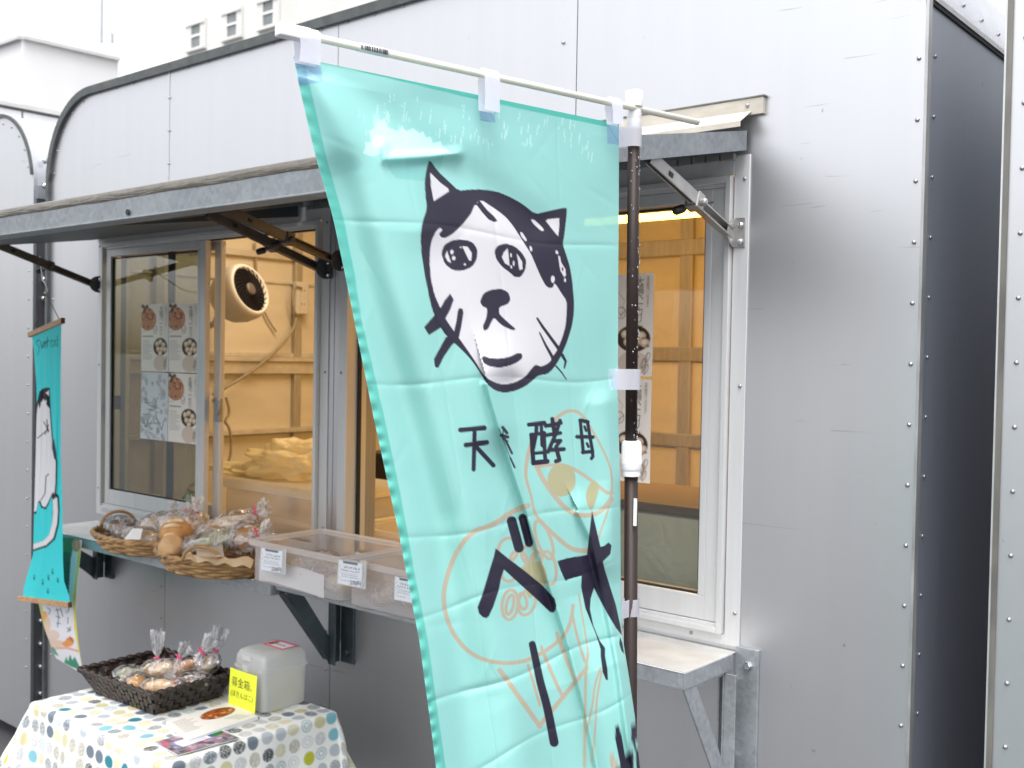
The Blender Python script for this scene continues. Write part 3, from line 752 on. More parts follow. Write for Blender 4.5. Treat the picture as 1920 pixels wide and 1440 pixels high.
# ---- awnings
def awning(x0, x1, yfront, zw, zf, drop=.030):
    th = .035; L = -yfront
    sl_ = (zw - zf) / L
    o = MB()
    P = lambda y, dz: (zw + y * sl_ + dz)
    # sheet
    o.prism([(x0, -.012, P(-.012, -.002)), (x0, yfront, P(yfront, -.002)), (x0, yfront, P(yfront, -.012)), (x0, -.012, P(-.012, -.012))], (x1 - x0, 0, 0))
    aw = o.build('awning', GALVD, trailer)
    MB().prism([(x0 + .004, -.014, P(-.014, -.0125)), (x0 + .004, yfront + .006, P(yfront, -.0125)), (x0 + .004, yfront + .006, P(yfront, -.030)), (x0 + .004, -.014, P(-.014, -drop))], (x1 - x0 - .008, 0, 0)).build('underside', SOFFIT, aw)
    # front fascia (wet rounded lip above a galvanised face)
    zt = P(yfront, 0)
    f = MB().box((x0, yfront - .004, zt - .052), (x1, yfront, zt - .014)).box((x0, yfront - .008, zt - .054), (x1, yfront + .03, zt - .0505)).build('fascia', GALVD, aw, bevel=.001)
    xs = np.linspace(x0, x1, 80)
    rows = []
    for x in xs:
        n_ = mnoise.noise(Vector((x * 9, 1.7, 0))) * .003 + mnoise.noise(Vector((x * 34, 4.7, 0))) * .0013
        rows.append([(x, yfront + .03, zt + .0015), (x, yfront + .002, zt + .0025), (x, yfront - .0042, zt - .001 + n_ * .3), (x, yfront - .0052 - abs(n_) * .3, zt - .007 + n_ * .4), (x, yfront - .0056, zt - .0135 + n_ * .5), (x, yfront - .0042, zt - .0165 + n_ * .5)])
    MB().grid(rows).build('wet_lip', WETG, aw, smooth=True)
    for x, s in ((x0, 1), (x1, -1)):
        sd = MB().prism([(x, -.012, P(-.012, 0)), (x, yfront, P(yfront, 0)), (x, yfront, P(yfront, -.052)), (x, -.012, P(-.012, -.040))], (.003 * -s, 0, 0))
        sd.build('side_fascia', GALVD, aw)
    # piano hinge on the wall
    n = 5
    for e in (x0 + .02, x1 - .19):
        h = MB()
        for i in range(n):
            h.box((e + i * .034, -.016, zw - .058), (e + i * .034 + .030, -.0042, zw - .045))
        h.build('hinge', STRUTM, aw)
    return aw
awR = awning(-2.485, -1.058, -1.0, 2.079, 1.886)
awL = awning(-3.70, -2.502, -1.0, 2.079, 1.886, .072)
hole = onY(242, 394, -1.004)
MB().lathe([(.0055, 0), (.0055, .002)], 12, (hole[0], -1.0058, hole[2] - .004), (0, -1, 0)).build('drain_hole', GASK, awR)
# flashing above
def flashing(x0, x1, zt):
    o = MB().box((x0, -.012, zt - .034), (x1, -.0005, zt)).prism([(x0, -.013, zt - .026), (x0, -.058, zt - .054), (x0, -.058, zt - .066), (x0, -.0565, zt - .066), (x0, -.0565, zt - .0555), (x0, -.013, zt - .029)], (x1 - x0 - .026, 0, 0))
    f = o.build('flashing', FLASH, trailer, bevel=.001)
    MB().box((x0, -.0135, zt + .0005), (x1 + .003, -.0005, zt + .0035)).build('flashing_seal', TRIMR, trailer)
    for x in (x1 - .035, x0 + .05, (x0 + x1) / 2):
        share(rp, (x, -.0126, zt - .014), trailer, rot_front)
flashing(-2.49, -1.02, 2.142)
flashing(-3.72, -2.52, 2.142)

# ---- awning struts (telescopic channel, clamp, wall bracket)
def chan(p, q, w_, h_, t=.003):
    """U channel open towards the front"""
    p, q = np.array(p), np.array(q); d = (q - p) / np.linalg.norm(q - p); n = np.array([0, -d[2], d[1]]); n = n / np.linalg.norm(n)
    o = MB(); x = np.array([1.0, 0, 0])
    o.bar(p - x * w_ / 2, q - x * w_ / 2, t, h_, n); o.bar(p + n * h_ / 2, q + n * h_ / 2, w_, t, n); o.bar(p - n * h_ / 2, q - n * h_ / 2, w_, t, n)
    return o
def strut(X, zwall, zup, m1, m2, yup=-.385):
    pw, pu = np.array([X, -.022, zwall]), np.array([X, yup, zup]); pm = pw + (pu - pw) * .50; pm2 = pw + (pu - pw) * .44
    s = chan(pw, pm, .017, .019).build('awning_strut', m2, trailer)
    up = MB().bar(pm2, pu, .0035, .024, (0, 0, 1)).bar(pm2 + np.array([.010, 0, 0]), pu + np.array([.010, 0, 0]), .0035, .024, (0, 0, 1)).bar(pm2 + np.array([.005, 0, .013]), pu + np.array([.005, 0, .013]), .0135, .003, (0, 0, 1))
    up.build('upper_arm', m1, s, bevel=.0008)
    sl_ = pm2 + (pu - pm2) * .62; d = (pu - pw) / np.linalg.norm(pu - pw)
    MB().bar(sl_ - d * .007 + np.array([.0125, 0, 0]), sl_ + d * .007 + np.array([.0125, 0, 0]), .001, .009).build('slot', GASK, s)
    cl = MB().bar(pm2 - d * .012, pm2 + d * .014, .030, .034).lathe([(.008, 0), (.008, .010), (.004, .013)], 10, pm2 + np.array([.014, 0, -.002]), (1, 0, 0))
    cl.build('clamp', m1, s, bevel=.002)
    MB().lathe([(.007, 0), (.009, .004), (.009, .022), (.006, .026)], 12, pm2 + np.array([-.018, -.01, -.012]), (-.35, -.75, -.3)).build('knob', BLACKP, s, smooth=True)
    # wall bracket: plate + rounded ear
    b = MB().box((X + .004, -.0065, zwall - .030), (X + .028, -.0036, zwall + .032))
    b.prism([(X + .004, -.0065 - .034 * math.sin(t), zwall + .030 * math.cos(t)) for t in np.linspace(0, math.pi, 12)], (.003, 0, 0))
    b.build('bracket', STRUTM if m1 is STRUTM else m2, s, bevel=.0008)
    for dz in (.016, -.018): MB().lathe([(.0065, 0), (.0065, .003), (.004, .006), (.001, .0062)], 10, (X + .018, -.0066, zwall + dz), (0, -1, 0)).build('bolt', STEEL, s, smooth=True)
strut(-1.085, 1.868, 1.974, STRUTM, STRUTM, -.34)
strut(-2.33, 1.868, 1.968, STRUTD, STRUTD, -.40)
strut(-2.395, 1.848, 1.962, STRUTD, STRUTD, -.40)
strut(-3.665, 1.842, 1.962, STRUTD, STRUTD, -.40)

# ---- counter shelves and brackets
def shelf(x0, x1, yf, z, th=.033):
    s = MB().box((x0, yf, z - .0025), (x1, -.0045, z)).build('counter_shelf', SHELFT, trailer, bevel=.001)
    MB().box((x0, yf - .003, z - th), (x1, yf - .0003, z - .0005)).build('front_lip', GALV, s, bevel=.0008)
    MB().box((x1 + .0003, yf - .003, z - th), (x1 + .003, -.0245, z - .0005)).build('end_lip', GALV, s, bevel=.0008)
    MB().box((x0 - .003, yf - .003, z - th), (x0 - .0003, -.0045, z - .0005)).build('end_lip', GALV, s, bevel=.0008)
    MB().tube([(x0, yf - .002, z - .0005), (x1, yf - .002, z - .0005)], .002, 6).build('lip_edge', STEEL, s)
    return s
shR = shelf(-2.325, -1.056, -.213, .996)
shL = shelf(-3.655, -2.335, -.226, .979)
def bracket(X, z, yf, m, plate=1, drop=.30):
    """wall plate, upright channel and diagonal under the shelf; plate on the +x side"""
    b = MB()
    b.box((X + .002, -.008, z - drop), (X + .002 + .052, -.0008, z + .012))                   # wall plate
    b.box((X - .004, -.05, z - drop), (X + .0, -.0085, z - .004)).box((X + .0005, -.05, z - drop), (X + .026, -.046, z - .036))
    b.box((X - .03, -.022, z - drop + .05), (X - .026, -.0009, z - .036))
    br = b.build('shelf_bracket', m, trailer, bevel=.001)
    d = MB().prism([(X - .001, yf - .001, z - .0345), (X - .001, yf + .046, z - .0345), (X - .001, -.0505, z - drop + .078), (X - .001, -.0505, z - drop + .004)], (.004, 0, 0))
    if m is not GALV: d.bar((X - .022, yf + .002, z - .040), (X - .022, -.036, z - drop + .006), .036, .004, (0, 0, 1))
    d.build('diagonal', m, br, bevel=.0008)
    MB().box((X - .004, yf + .004, z - .040), (X + .0, -.05, z - .0345)).build('arm', m, br)
    for dz in (-.022, -drop + .03): MB().lathe([(.011, 0), (.011, .002), (.0085, .0021), (.0085, .008), (.007, .009)], 6, (X + .032, -.0082, z + dz), (0, -1, 0)).build('bolt', STEEL if m is GALV else BRKD, br)
    for dz in (-.062, -drop + .075): MB().lathe([(.008, 0), (.008, .009), (.006, .010)], 6, (X + .0003, -.030, z + dz), (1, 0, 0)).build('bolt', STEEL if m is GALV else BRKD, br)
bracket(-1.058, .996, -.213, GALV)
bracket(-2.30, .990, -.20, BRKD, drop=.26)
bracket(-3.60, .979, -.226, BRKD, drop=.20)

# ---- neighbour trailers
def neighbour(label, x0, x1, side, trimm, name='silver_trailer'):
    t = thing(name, label, 'trailer', ((x0 + x1) / 2, 1.0, 0))
    pts = [(x0, ZB - .1)] + arc(x0 + RCOR, ZT - RCOR, RCOR, 180, 90, 16) + arc(x1 - RCOR, ZT - RCOR, RCOR, 90, 0, 16) + [(x1, ZB - .1)]
    MB().prism([(p[0], 0, p[1]) for p in pts], (0, .012, 0)).build('wall_panel', SILVER, t)
    shell(x0, x1, .0125, 2.0, ROOFM, 'roof_sheet', t)
    for x, s in ((x0, 1), (x1, -1)):
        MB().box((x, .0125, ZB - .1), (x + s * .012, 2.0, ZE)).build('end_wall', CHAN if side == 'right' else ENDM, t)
    sp = [(x1 - RCOR + (RCOR - .036) * math.sin(math.radians(a)), ZE + (RCOR - .036) * math.cos(math.radians(a))) for a in range(-6, 90, 16)] + [(x1 - .036, z) for z in np.arange(2.14, .3, -.1135)] if side == 'right' else [(x0 + .030, z) for z in np.arange(2.175, .3, -.1135)]
    for p in sp: share(rp, (p[0], -.0006, p[1]), t, rot_front)
    return t
nbl = neighbour('second silver trailer at the left edge with a round roof corner', -8.0, -4.175, 'right', TRIM)
A_ = [(-7.6, ZT + .003)] + arc(-4.175 - RCOR, ZT - RCOR, RCOR + .003, 90, 8, 14); B_ = [(-7.6, ZT - .012)] + arc(-4.175 - RCOR, ZT - RCOR, RCOR - .012, 90, 8, 14)
tm = MB()
for i in range(15): tm.prism([(A_[i][0], -.008, A_[i][1]), (A_[i + 1][0], -.008, A_[i + 1][1]), (B_[i + 1][0], -.008, B_[i + 1][1]), (B_[i][0], -.008, B_[i][1])], (0, .0076, 0))
tm.build('edge_trim', TRIM, nbl)
# bolted joint plate between the two trailers
cb = MB()
bolt0 = None
for z in (2.352, 2.252, 1.88, 1.805, 1.2, .9, .60, .513, .42, .328, .219):
    o_ = (-4.1745, .042, z)
    if bolt0 is None:
        bolt0 = MB().lathe([(.014, 0), (.014, .003), (.0095, .004), (.0095, .012), (.007, .014)], 8).build('bolt', STEEL, nbl, angle=40)
        bolt0.matrix_basis = Matrix.Translation(Vector(o_)) @ rot_end.to_4x4()
    else: share(bolt0, o_, nbl, rot_end)
MB().box((-4.1748, .0127, 2.2), (-4.171, .16, 2.248)).build('joint_plate', SILVER, nbl)
nbr = neighbour('silver trailer cut off by the right edge of the photo behind a narrow gap', -.557, 3.2, 'left', TRIMR)
MB().box((-.5605, -.0045, ZB), (-.5573, 1.6, ZT - .02)).build('edge_trim', mat('pale_edge_line', (.6, .6, .6), .3, .6, 20, .15), nbr)
MB().box((-.557, -.0052, ZB), (-.548, -.0004, ZT - .02)).build('edge_strip', TRIMR, nbr)

# =================================================================== THINGS INSIDE THE TRAILER
# warm tube lamp over the right window
la, lb_ = onY(1085, 415, .34), onY(1318, 389, .34)
lz = (la[2] + lb_[2]) / 2 - .006
lamp = thing('tube_lamp', 'lit warm tube lamp inside the right window under the ceiling', 'lamp', (-1.75, .34, lz))
LAMPE = mat('lamp_tube', (1, .8, .5), .3, emit=(1.0, .62, .13), estr=5.5)
MB().tube([(la[0], .34, lz), (lb_[0], .34, lz)], .013, 12).build('tube', LAMPE, lamp, smooth=True)
MB().box((la[0] - .05, .32, lz + .016), (lb_[0] + .03, .37, lz + .045)).box((lb_[0] + .001, .325, lz - .014), (lb_[0] + .022, .355, lz + .0155)).box((la[0] - .022, .325, lz - .014), (la[0] - .001, .355, lz + .0155)).build('fitting', FANB, lamp, bevel=.003)
lm = bpy.data.lights.new('tube_light', 'AREA'); lm.shape = 'RECTANGLE'; lm.size = .45; lm.size_y = .05; lm.energy = 13; lm.color = (1.0, .52, .08)
lo = bpy.data.objects.new('tube_light', lm); COL.objects.link(lo); attach(lo, lamp); lo.location = (-1.56, .40, lz - .02); lo.rotation_euler = (math.radians(52), 0, 0)
# second lamp fitting deeper in the trailer lights the left half
lamp2 = thing('tube_lamp', 'warm ceiling tube lamp over the left half of the trailer interior', 'lamp', (-3.0, .75, 2.38))
MB().tube([(-3.6, .75, 2.37), (-2.5, .75, 2.37)], .013, 10).build('tube', LAMPE, lamp2, smooth=True)
MB().box((-3.65, .72, 2.386), (-2.45, .78, 2.419)).build('fitting', FANB, lamp2)
lm2 = bpy.data.lights.new('tube_light', 'AREA'); lm2.shape = 'RECTANGLE'; lm2.size = 1.0; lm2.size_y = .06; lm2.energy = 5; lm2.color = (1.0, .80, .56)
lo2 = bpy.data.objects.new('tube_light', lm2); COL.objects.link(lo2); attach(lo2, lamp2); lo2.location = (-3.05, .75, 2.34)

# air circulator fan
fc = onX(455, 549, -3.62)
fan = thing('circulator_fan', 'round cream circulator fan with dark spiral grille on the end wall', 'fan', fc)
fax = Vector((.80, .20, .30)).normalized()
fq = Vector((0, 0, 1)).rotation_difference(fax)
def fl_(p): return tuple(Vector(fc) + fq @ Vector(p))
prof = [(.03, -.125), (.075, -.11), (.102, -.075), (.116, -.03), (.118, .01), (.112, .035), (.104, .045), (.096, .045), (.094, .03)]
MB().lathe(prof, 32, fc, fax).build('shell', FANB, fan, smooth=True)
MB().lathe([(.0935, .0315), (.001, .0318)], 24, fc, fax).build('grille_back', FAND, fan)
for k in range(22):
    a0 = 2 * math.pi * k / 22
    pts = [fl_((r * math.cos(a0 + .9 * (r - .02) / .075), r * math.sin(a0 + .9 * (r - .02) / .075), .042)) for r in np.linspace(.022, .096, 7)]
    MB().tube(pts, .0022, 4).build('grille_bar', FANBAR, fan)
MB().lathe([(.026, .038), (.026, .047), (.018, .050), (.001, .0505)], 16, fc, fax).build('hub', mat('fan_hub', (.11, .09, .085), .4, 0, 20, .1), fan, smooth=True)
mt_ = fl_((0, 0, -.10))
MB().tube([mt_, (mt_[0] - .05, mt_[1] - .01, mt_[2] - .09), (XI + .02, mt_[1], mt_[2] - .13)], .014, 8).box((XI, mt_[1] - .03, mt_[2] - .18), (XI + .02, mt_[1] + .03, mt_[2] - .09)).build('bracket', FANB, fan)

# power strip and cables on the stud
ps = onX(560, 560, XI + .03)
strip = thing('power_strip', 'cream power strip with two sockets fixed on the wall stud', 'power strip', ps)
a, b = onX(549, 528, XI + .03), onX(571, 590, XI + .03)
MB().box((XI + .029, a[1], b[2]), (XI + .06, b[1], a[2])).build('body', FANB, strip, bevel=.005)
for q in (.3, .72):
    zc_ = b[2] + (a[2] - b[2]) * q; yc_ = (a[1] + b[1]) / 2
    so_ = MB().box((XI + .0602, yc_ - .016, zc_ - .022), (XI + .062, yc_ + .016, zc_ + .022)).build('socket', mat('socket_face', (.60, .54, .46), .4, 0, 30, .05) if 'socket_face' not in MATS else MATS['socket_face'], strip)
    MB().box((XI + .0622, yc_ - .009, zc_ - .004), (XI + .0627, yc_ - .006, zc_ + .008)).box((XI + .0622, yc_ + .006, zc_ - .004), (XI + .0627, yc_ + .009, zc_ + .008)).build('slot', GASK, so_)
def wire(name, label, px, X, r, m=CABLE, cat='cable'):
    P = smooth_line([tuple(onX(u, v, X + d)) for u, v, d in px], 2) if len(px[0]) == 3 else None
    P = np.array([onX(u, v, X + d) for u, v, d in px]); 
    Q = P
    for _ in range(2):
        n = [Q[0]]
        for i in range(len(Q) - 1): n += [Q[i] * .75 + Q[i + 1] * .25, Q[i] * .25 + Q[i + 1] * .75]
        Q = np.array(n + [Q[-1]])
    return tag(MB().tube(Q, r, 6).build(name, m, None, smooth=True), label, cat)
wire('cable', 'thick grey cable running diagonally down from the power strip', [(556, 592, .05), (553, 612, .06), (535, 640, .06), (500, 675, .07), (460, 705, .08), (425, 725, .09), (400, 740, .1)], XI, .008)
wire('cable', 'thin looped cable beside the power strip on the stud', [(566, 540, .07), (552, 535, .07), (547, 560, .07), (552, 585, .07), (558, 592, .06)], XI, .005)
wire('cable', 'thin wire hanging from the ceiling above the circulator fan', [(478, 455, .02), (480, 490, .02), (482, 525, .02), (486, 560, .02), (500, 595, .02), (518, 622, .02)], XI, .0045)
wire('cable', 'coiled wire hanging behind the left window latch', [(424, 745, .3), (432, 775, .3), (420, 790, .3), (430, 800, .3), (434, 830, .3), (432, 858, .3), (424, 874, .3)], XI, .006)

# work counter behind the windows
counter = thing('work_counter', 'steel work counter behind the service windows inside the trailer', 'counter', (-2.4, .35, .45))
MB().box((-3.9, .115, .93), (-.8, .62, .96)).build('worktop', mat('counter_top', (.5, .46, .40), .35, .5, 10, .1), counter, bevel=.004)
for x in (-3.85, -2.4, -.86):
    for y in (.14, .58): MB().box((x - .02, y - .02, .451), (x + .02, y + .02, .929)).build('leg', STUDM, counter)

def tub(name, label, cat, x0, x1, y0, y1, z0, z1, m, lid=None, lip=.012, taper=.012, t=.003, group=None, rc=.03):
    T = thing(name, label, cat, ((x0 + x1) / 2, (y0 + y1) / 2, z0), group)
    def rr(e, z, r):
        a0, a1, b0, b1 = x0 + e, x1 - e, y0 + e, y1 - e; out = []
        for cx, cy, s in ((a1 - r, b1 - r, 0), (a0 + r, b1 - r, 90), (a0 + r, b0 + r, 180), (a1 - r, b0 + r, 270)):
            for k in range(5):
                an = math.radians(s + 22.5 * k); out.append((cx + r * math.cos(an), cy + r * math.sin(an), z))
        return out
    loops = [rr(taper + .008, z0, rc), rr(taper, z0 + .006, rc), rr(lip * .9 + .002, z1 - .014, rc), rr(lip * .8, z1 - .0135, rc)]
    o = MB(); n = 20; V = sum(loops, [])
    o.add(V, [(i * n + k, i * n + (k + 1) % n, (i + 1) * n + (k + 1) % n, (i + 1) * n + k) for i in range(len(loops) - 1) for k in range(n)] + [tuple(range(n))])
    o.build('body', m, T, smooth=False, angle=40)
    L = [rr(lip * .8, z1 - .014, rc), rr(.001, z1 - .014, rc), rr(0, z1 - .006, rc), rr(.001, z1, rc), rr(lip * .7, z1, rc), rr(lip * .8, z1 - .004, rc)]
    MB().add(sum(L, []), [(i * n + k, i * n + (k + 1) % n, (i + 1) * n + (k + 1) % n, (i + 1) * n + k) for i in range(len(L) - 1) for k in range(n)]).build('rim', FROSTR, T, angle=40)
    if lid:
        D = [rr(-.003, z1 - .010, rc), rr(-.004, z1 + .006, rc), rr(.004, z1 + .016, rc), rr(.03, z1 + .018, rc), rr(.045, z1 + .012, rc * .8)]
        MB().add(sum(D, []), [(i * n + k, i * n + (k + 1) % n, (i + 1) * n + (k + 1) % n, (i + 1) * n + k) for i in range(len(D) - 1) for k in range(n)] + [tuple(4 * n + k for k in range(n))]).build('lid', lid, T, angle=40)
    return T
LIDM = film('creamy_lid', (1, .96, .88), .62, .22, (.86, .80, .68), .12, transl=True)
tub('storage_tub', 'big frosted storage tub with lid on the counter inside the left window', 'storage tub', -3.12, -2.52, .14, .52, .962, 1.158, FROST, LIDM)
tub('tray', 'shallow clear tray on the counter behind the left bread basket', 'tray', -3.0, -2.42, .065, .135 + .12, .9625, 1.035, FROST) if False else None
tub('tray', 'open frosted tray on the counter behind the window post', 'tray', -2.48, -1.75, .14, .50, .962, 1.085, FROST)
# bags lying on the tub lid
def blob(center, size, seed, amp=.25, fr=3.0, sub=4, rot=0.0, flat=0.0):
    bm = bmesh.new(); bmesh.ops.create_icosphere(bm, subdivisions=sub, radius=1.0)
    V = []; R = Matrix.Rotation(rot, 3, 'Z')
    for v in bm.verts:
        p = v.co.copy(); n = mnoise.noise(p * fr + Vector((seed * 3.1, seed * 1.7, 0))) + .5 * mnoise.noise(p * fr * 2.3 + Vector((0, seed * 2.2, 5)))
        p = p * (1 + amp * n)
        if p.z < -flat and flat: p.z = -flat + (p.z + flat) * .1
        p = R @ Vector((p.x * size[0], p.y * size[1], p.z * size[2])); V.append(p + Vector(center))
    F = [tuple(v.index for v in f.verts) for f in bm.faces]; bm.free(); return V, F
def crumple(center, size, seed, rot=0.0, sub=4, amp=.28):
    bm = bmesh.new(); bmesh.ops.create_icosphere(bm, subdivisions=sub, radius=1.0); V = []; R = Matrix.Rotation(rot, 3, 'Z')
    for v in bm.verts:
        p = v.co.copy(); q = p * 2.6 + Vector((seed * 3.3, 1.1 * seed, seed))
        n = 1 - 2 * abs(mnoise.noise(q)) + .6 * (1 - 2 * abs(mnoise.noise(q * 2.4)))
        p = p * (1 + amp * (n - .8)); V.append(R @ Vector((p.x * size[0], p.y * size[1], p.z * size[2])) + Vector(center))
    F = [tuple(v.index for v in f.verts) for f in bm.faces]; bm.free(); return V, F
c1 = onY(560, 862, .38)
V, F = blob((c1[0] + .02, .36, 1.222), (.19, .13, .075), 5, .42, 2.1, 5, .4); tag(MB().add(V, F).build('plastic_bag', BAGY, smooth=True), 'crumpled yellowish plastic bag heaped on the storage tub lid', 'bag')
V, F = blob((c1[0] - .17, .27, 1.19), (.13, .09, .020), 9, .42, 2.4, 5, .2); tag(MB().add(V, F).build('plastic_bag', BAGY, smooth=True), 'flat folded plastic packet lying in front of the heaped bag on the tub', 'bag')
_a, _b = onY(688, 846, .66), onY(760, 975, .66)
MB0 = MB().box((_a[0], .645, .46), (_b[0] + .25, 1.0, _a[2] - .02)).box((_a[0] - .01, .635, _a[2] - .0198), (_b[0] + .26, 1.01, _a[2])).build('dark_cupboard', DARKIN, None, bevel=.004)
tag(MB0, 'dark cupboard deep inside the trailer behind the window post', 'cupboard')
# steel dough box wrapped in film behind the right window
db = thing('dough_box', 'grey dough box wrapped in clear film behind the right window glass', 'box', (-1.45, .26, .962))
MB().box((-1.95, .12, .962), (-1.13, .46, 1.245)).build('body', mat('dough_box_grey', (.46, .62, .74), .35, .1, 3.5, .35, (1, 1, 1.4), bump=.15, bscale=6), db, bevel=.01)
MB().box((-1.96, .11, 1.247), (-1.12, .47, 1.268)).build('lid', mat('tan_lid', (.11, .085, .06), .5, 0, 12, .2, (1, 6, 6)), db, bevel=.003)
MB().box((-1.955, .114, 1.21), (-1.125, .118, 1.214)).build('seam', GASK, db)
G_ = [[(x, .112 + .004 * mnoise.noise(Vector((x * 9, z * 9, 3))) + .003 * mnoise.noise(Vector((x * 30, z * 20, 1))), z) for x in np.linspace(-1.95, -1.13, 50)] for z in np.linspace(.97, 1.24, 24)]
MB().grid(G_).build('film_wrap', film('reflection_haze_wrap', (1, 1, 1), .93, .22, (.66, .86, 1.0), .20, bump=.8, bscale=9), db, smooth=True)  # pale blue wrap colour stands in for sky haze reflected on the window glass

# =================================================================== POSTERS BEHIND THE GLASS
def poster_art(kind, nx=84, ny=126):
    """bakery flyer, unit page 0..100 wide, 0..142 high (y down)"""
    u = np.linspace(0, 100, nx); v = np.linspace(0, 142, ny); U, V = np.meshgrid(u, v)
    if kind == 'grey':
        A = Art(U, V, (228, 230, 236), .8); r = random.Random(5)
        for k in range(60):
            c = (r.uniform(3, 97), r.uniform(3, 139)); g_ = r.choice((150, 165, 182, 120, 225))
            A.ell(c, (r.uniform(2, 11), r.uniform(2, 8)), (g_, g_ + 2, g_ + 8), .55, r.uniform(0, 3))
        for k in range(26):
            y = r.uniform(60, 140); x = r.uniform(4, 60); A.line([(x, y), (x + r.uniform(8, 34), y)], .9, (110, 112, 122))
        A.line([(12, 105), (18, 118), (26, 104), (36, 118)], 2.2, (90, 92, 104)); A.line([(60, 96), (78, 120), (86, 100)], 2.2, (90, 92, 104))
        return A.rgb()
    A = Art(U, V, (246, 239, 233), .8); r = random.Random(3 if kind == 'a' else 8)
    A.line([(20, 0), (55, 36), (50, 60)], 1.0, (205, 190, 178)); A.line([(0, 60), (40, 52)], 1.2, (205, 190, 178))
    if kind == 'a':
        A.ell((24, 32), (30, 24), (196, 138, 104))
        for k in range(46):
            t = r.uniform(0, 6.3); q = math.sqrt(r.uniform(0, 1)); c = (24 + 28 * q * math.cos(t), 32 + 22 * q * math.sin(t)); A.ell(c, (2.8, 2.2), r.choice(((160, 92, 60), (222, 176, 140), (142, 78, 50), (210, 152, 112))))
        for c in ((4, 4), (12, 8), (20, 5), (10, 14)): A.ell(c, (6, 4), (112, 84, 66)); 
    else:
        A.ell((6, 30), (22, 20), (196, 150, 128)); 
        for c in ((4, 22), (12, 30), (6, 38), (18, 26)): A.ell(c, (6, 5), (150, 80, 62)); A.ell(c, (3, 2.4), (226, 186, 160))
    A.ell((70, 90), (26, 19), (70, 48, 36))
    for c in ((58, 84), (70, 80), (82, 86), (62, 95), (76, 95), (88, 96), (70, 104)): A.ell(c, (7.2, 6), (214, 188, 160)); A.ell((c[0] - 1, c[1] - 1), (4, 3.2), (240, 226, 208)); A.ell((c[0] + 4, c[1] + 4), (3, 2), (120, 76, 48), .7)
    A.ell((70, 124), (24, 17), (222, 204, 190)); A.ell((50, 54), (7, 8), (122, 112, 106), ring=1.0); A.line([(44, 50), (50, 58), (57, 50)], 1, (122, 112, 106))
    for x, y in ((86, 124), (92, 116), (90, 132)): A.ell((x, y), (3, 7), (120, 108, 100), .9, .4, ring=1.0); A.line([(x - 2, y + 8), (x, y - 6)], .8, (120, 108, 100))
    for k in range(10): A.line([(6, 78 + 4.2 * k), (6 + r.uniform(20, 36), 78 + 4.2 * k)], .9, (160, 150, 142))
    A.line([(5, 68), (42, 68)], 2.4, (150, 138, 130))
    return A.rgb()
def poster(label, group, x0, x1, z0, z1, kind, y=.0012, text=True):
    T = thing('poster', label, 'poster', ((x0 + x1) / 2, y, z0), group)
    C_ = poster_art(kind); ny, nx = C_.shape[:2]
    X_, Z_ = np.meshgrid(np.linspace(x0, x1, nx), np.linspace(z1, z0, ny)); Y_ = y + .001 * np.sin(X_ * 31) * np.cos(Z_ * 17)
    fill_sheet('sheet', np.stack([X_, Y_, Z_], -1), C_, PRPAPER, T)
    s = (x1 - x0) / 100
    if text:
        text_mesh('大\n福\nベ\nー\nカ\nリ\nー', 12.5 * s, (x1 - (26 if kind == 'b' else 31) * s, y - .003, z1 - 15 * s), (1, 0, 0), (0, 0, 1), INKG, T, line=.78)
        text_mesh('天\n然\n酵\n母\nパ\nン\nの\nか\nま\nど', 5 * s, (x1 - 10 * s, y - .003, z1 - 8 * s), (1, 0, 0), (0, 0, 1), INKB, T, line=.8)
    return T
xs_ = [-3.378, -3.206, -3.030]; zs_ = [1.764, 1.531, 1.298]
poster('flyer with orange pizza picture, upper left of four in the left window', 'bakery flyers in the windows', xs_[0], xs_[1] - .002, zs_[1] + .002, zs_[0], 'a')
poster('flyer with orange pizza picture, upper right of four in the left window', 'bakery flyers in the windows', xs_[1], xs_[2], zs_[1] + .002, zs_[0], 'a')
poster('pale grey scribbled flyer, lower left of four in the left window', 'bakery flyers in the windows', xs_[0], xs_[1] - .002, zs_[2], zs_[1] - .002, 'grey', text=False)
poster('flyer with orange pizza picture beside the grey flyer in the left window', 'bakery flyers in the windows', xs_[1], xs_[2], zs_[2], zs_[1] - .002, 'a')
poster('cream bakery flyer, upper one right behind the brown pole in the right window', 'bakery flyers in the windows', -1.452, -1.281, 1.565, 1.794, 'b')
poster('cream bakery flyer, lower one right behind the white pole collar', 'bakery flyers in the windows', -1.452, -1.281, 1.327, 1.558, 'b')

# =================================================================== BANNER FLAG
PT = atD(1189, 205, 1.70); PB = atD(1184, 1160, 1.735)
pd = (PB - PT) / np.linalg.norm(PB - PT)
foot = PB + pd * (PB[2] / -pd[2])
flag = thing('banner_flag', 'mint green vertical banner with a black and white cat face hung from a brown pole', 'banner', tuple(foot))
MB().tube([PT + pd * .012, atD(1183, 850, 1.722) ], .0098, 16).build('upper_pole', BROWNP, flag, smooth=True)
MB().tube([atD(1183.5, 880, 1.723), foot], .0112, 16).build('lower_pole', BROWNP, flag, smooth=True)
MB().lathe([(.16, 0), (.16, .05), (.13, .075), (.03, .085), (.03, .16), (.016, .17)], 24, tuple(foot)).build('base', WHITEP, flag, smooth=False)
up = -pd
o_ = PT - up * .008
MB().lathe([(.0105, -.004), (.0118, .0), (.0118, .013), (.0102, .014), (.0102, .017), (.0138, .018), (.0142, .022), (.0142, .040), (.0125, .043), (.004, .044)], 20, tuple(o_ + up * -.006), tuple(up)).build('pole_cap', WHITEP, flag, angle=35)
MB().lathe([(.010, -.003), (.0115, .0), (.0115, .012), (.0108, .0125), (.0108, .014)], 16, tuple(o_ + up * -.02), tuple(up)).build('cap_sleeve', WHITEP, flag, angle=35)
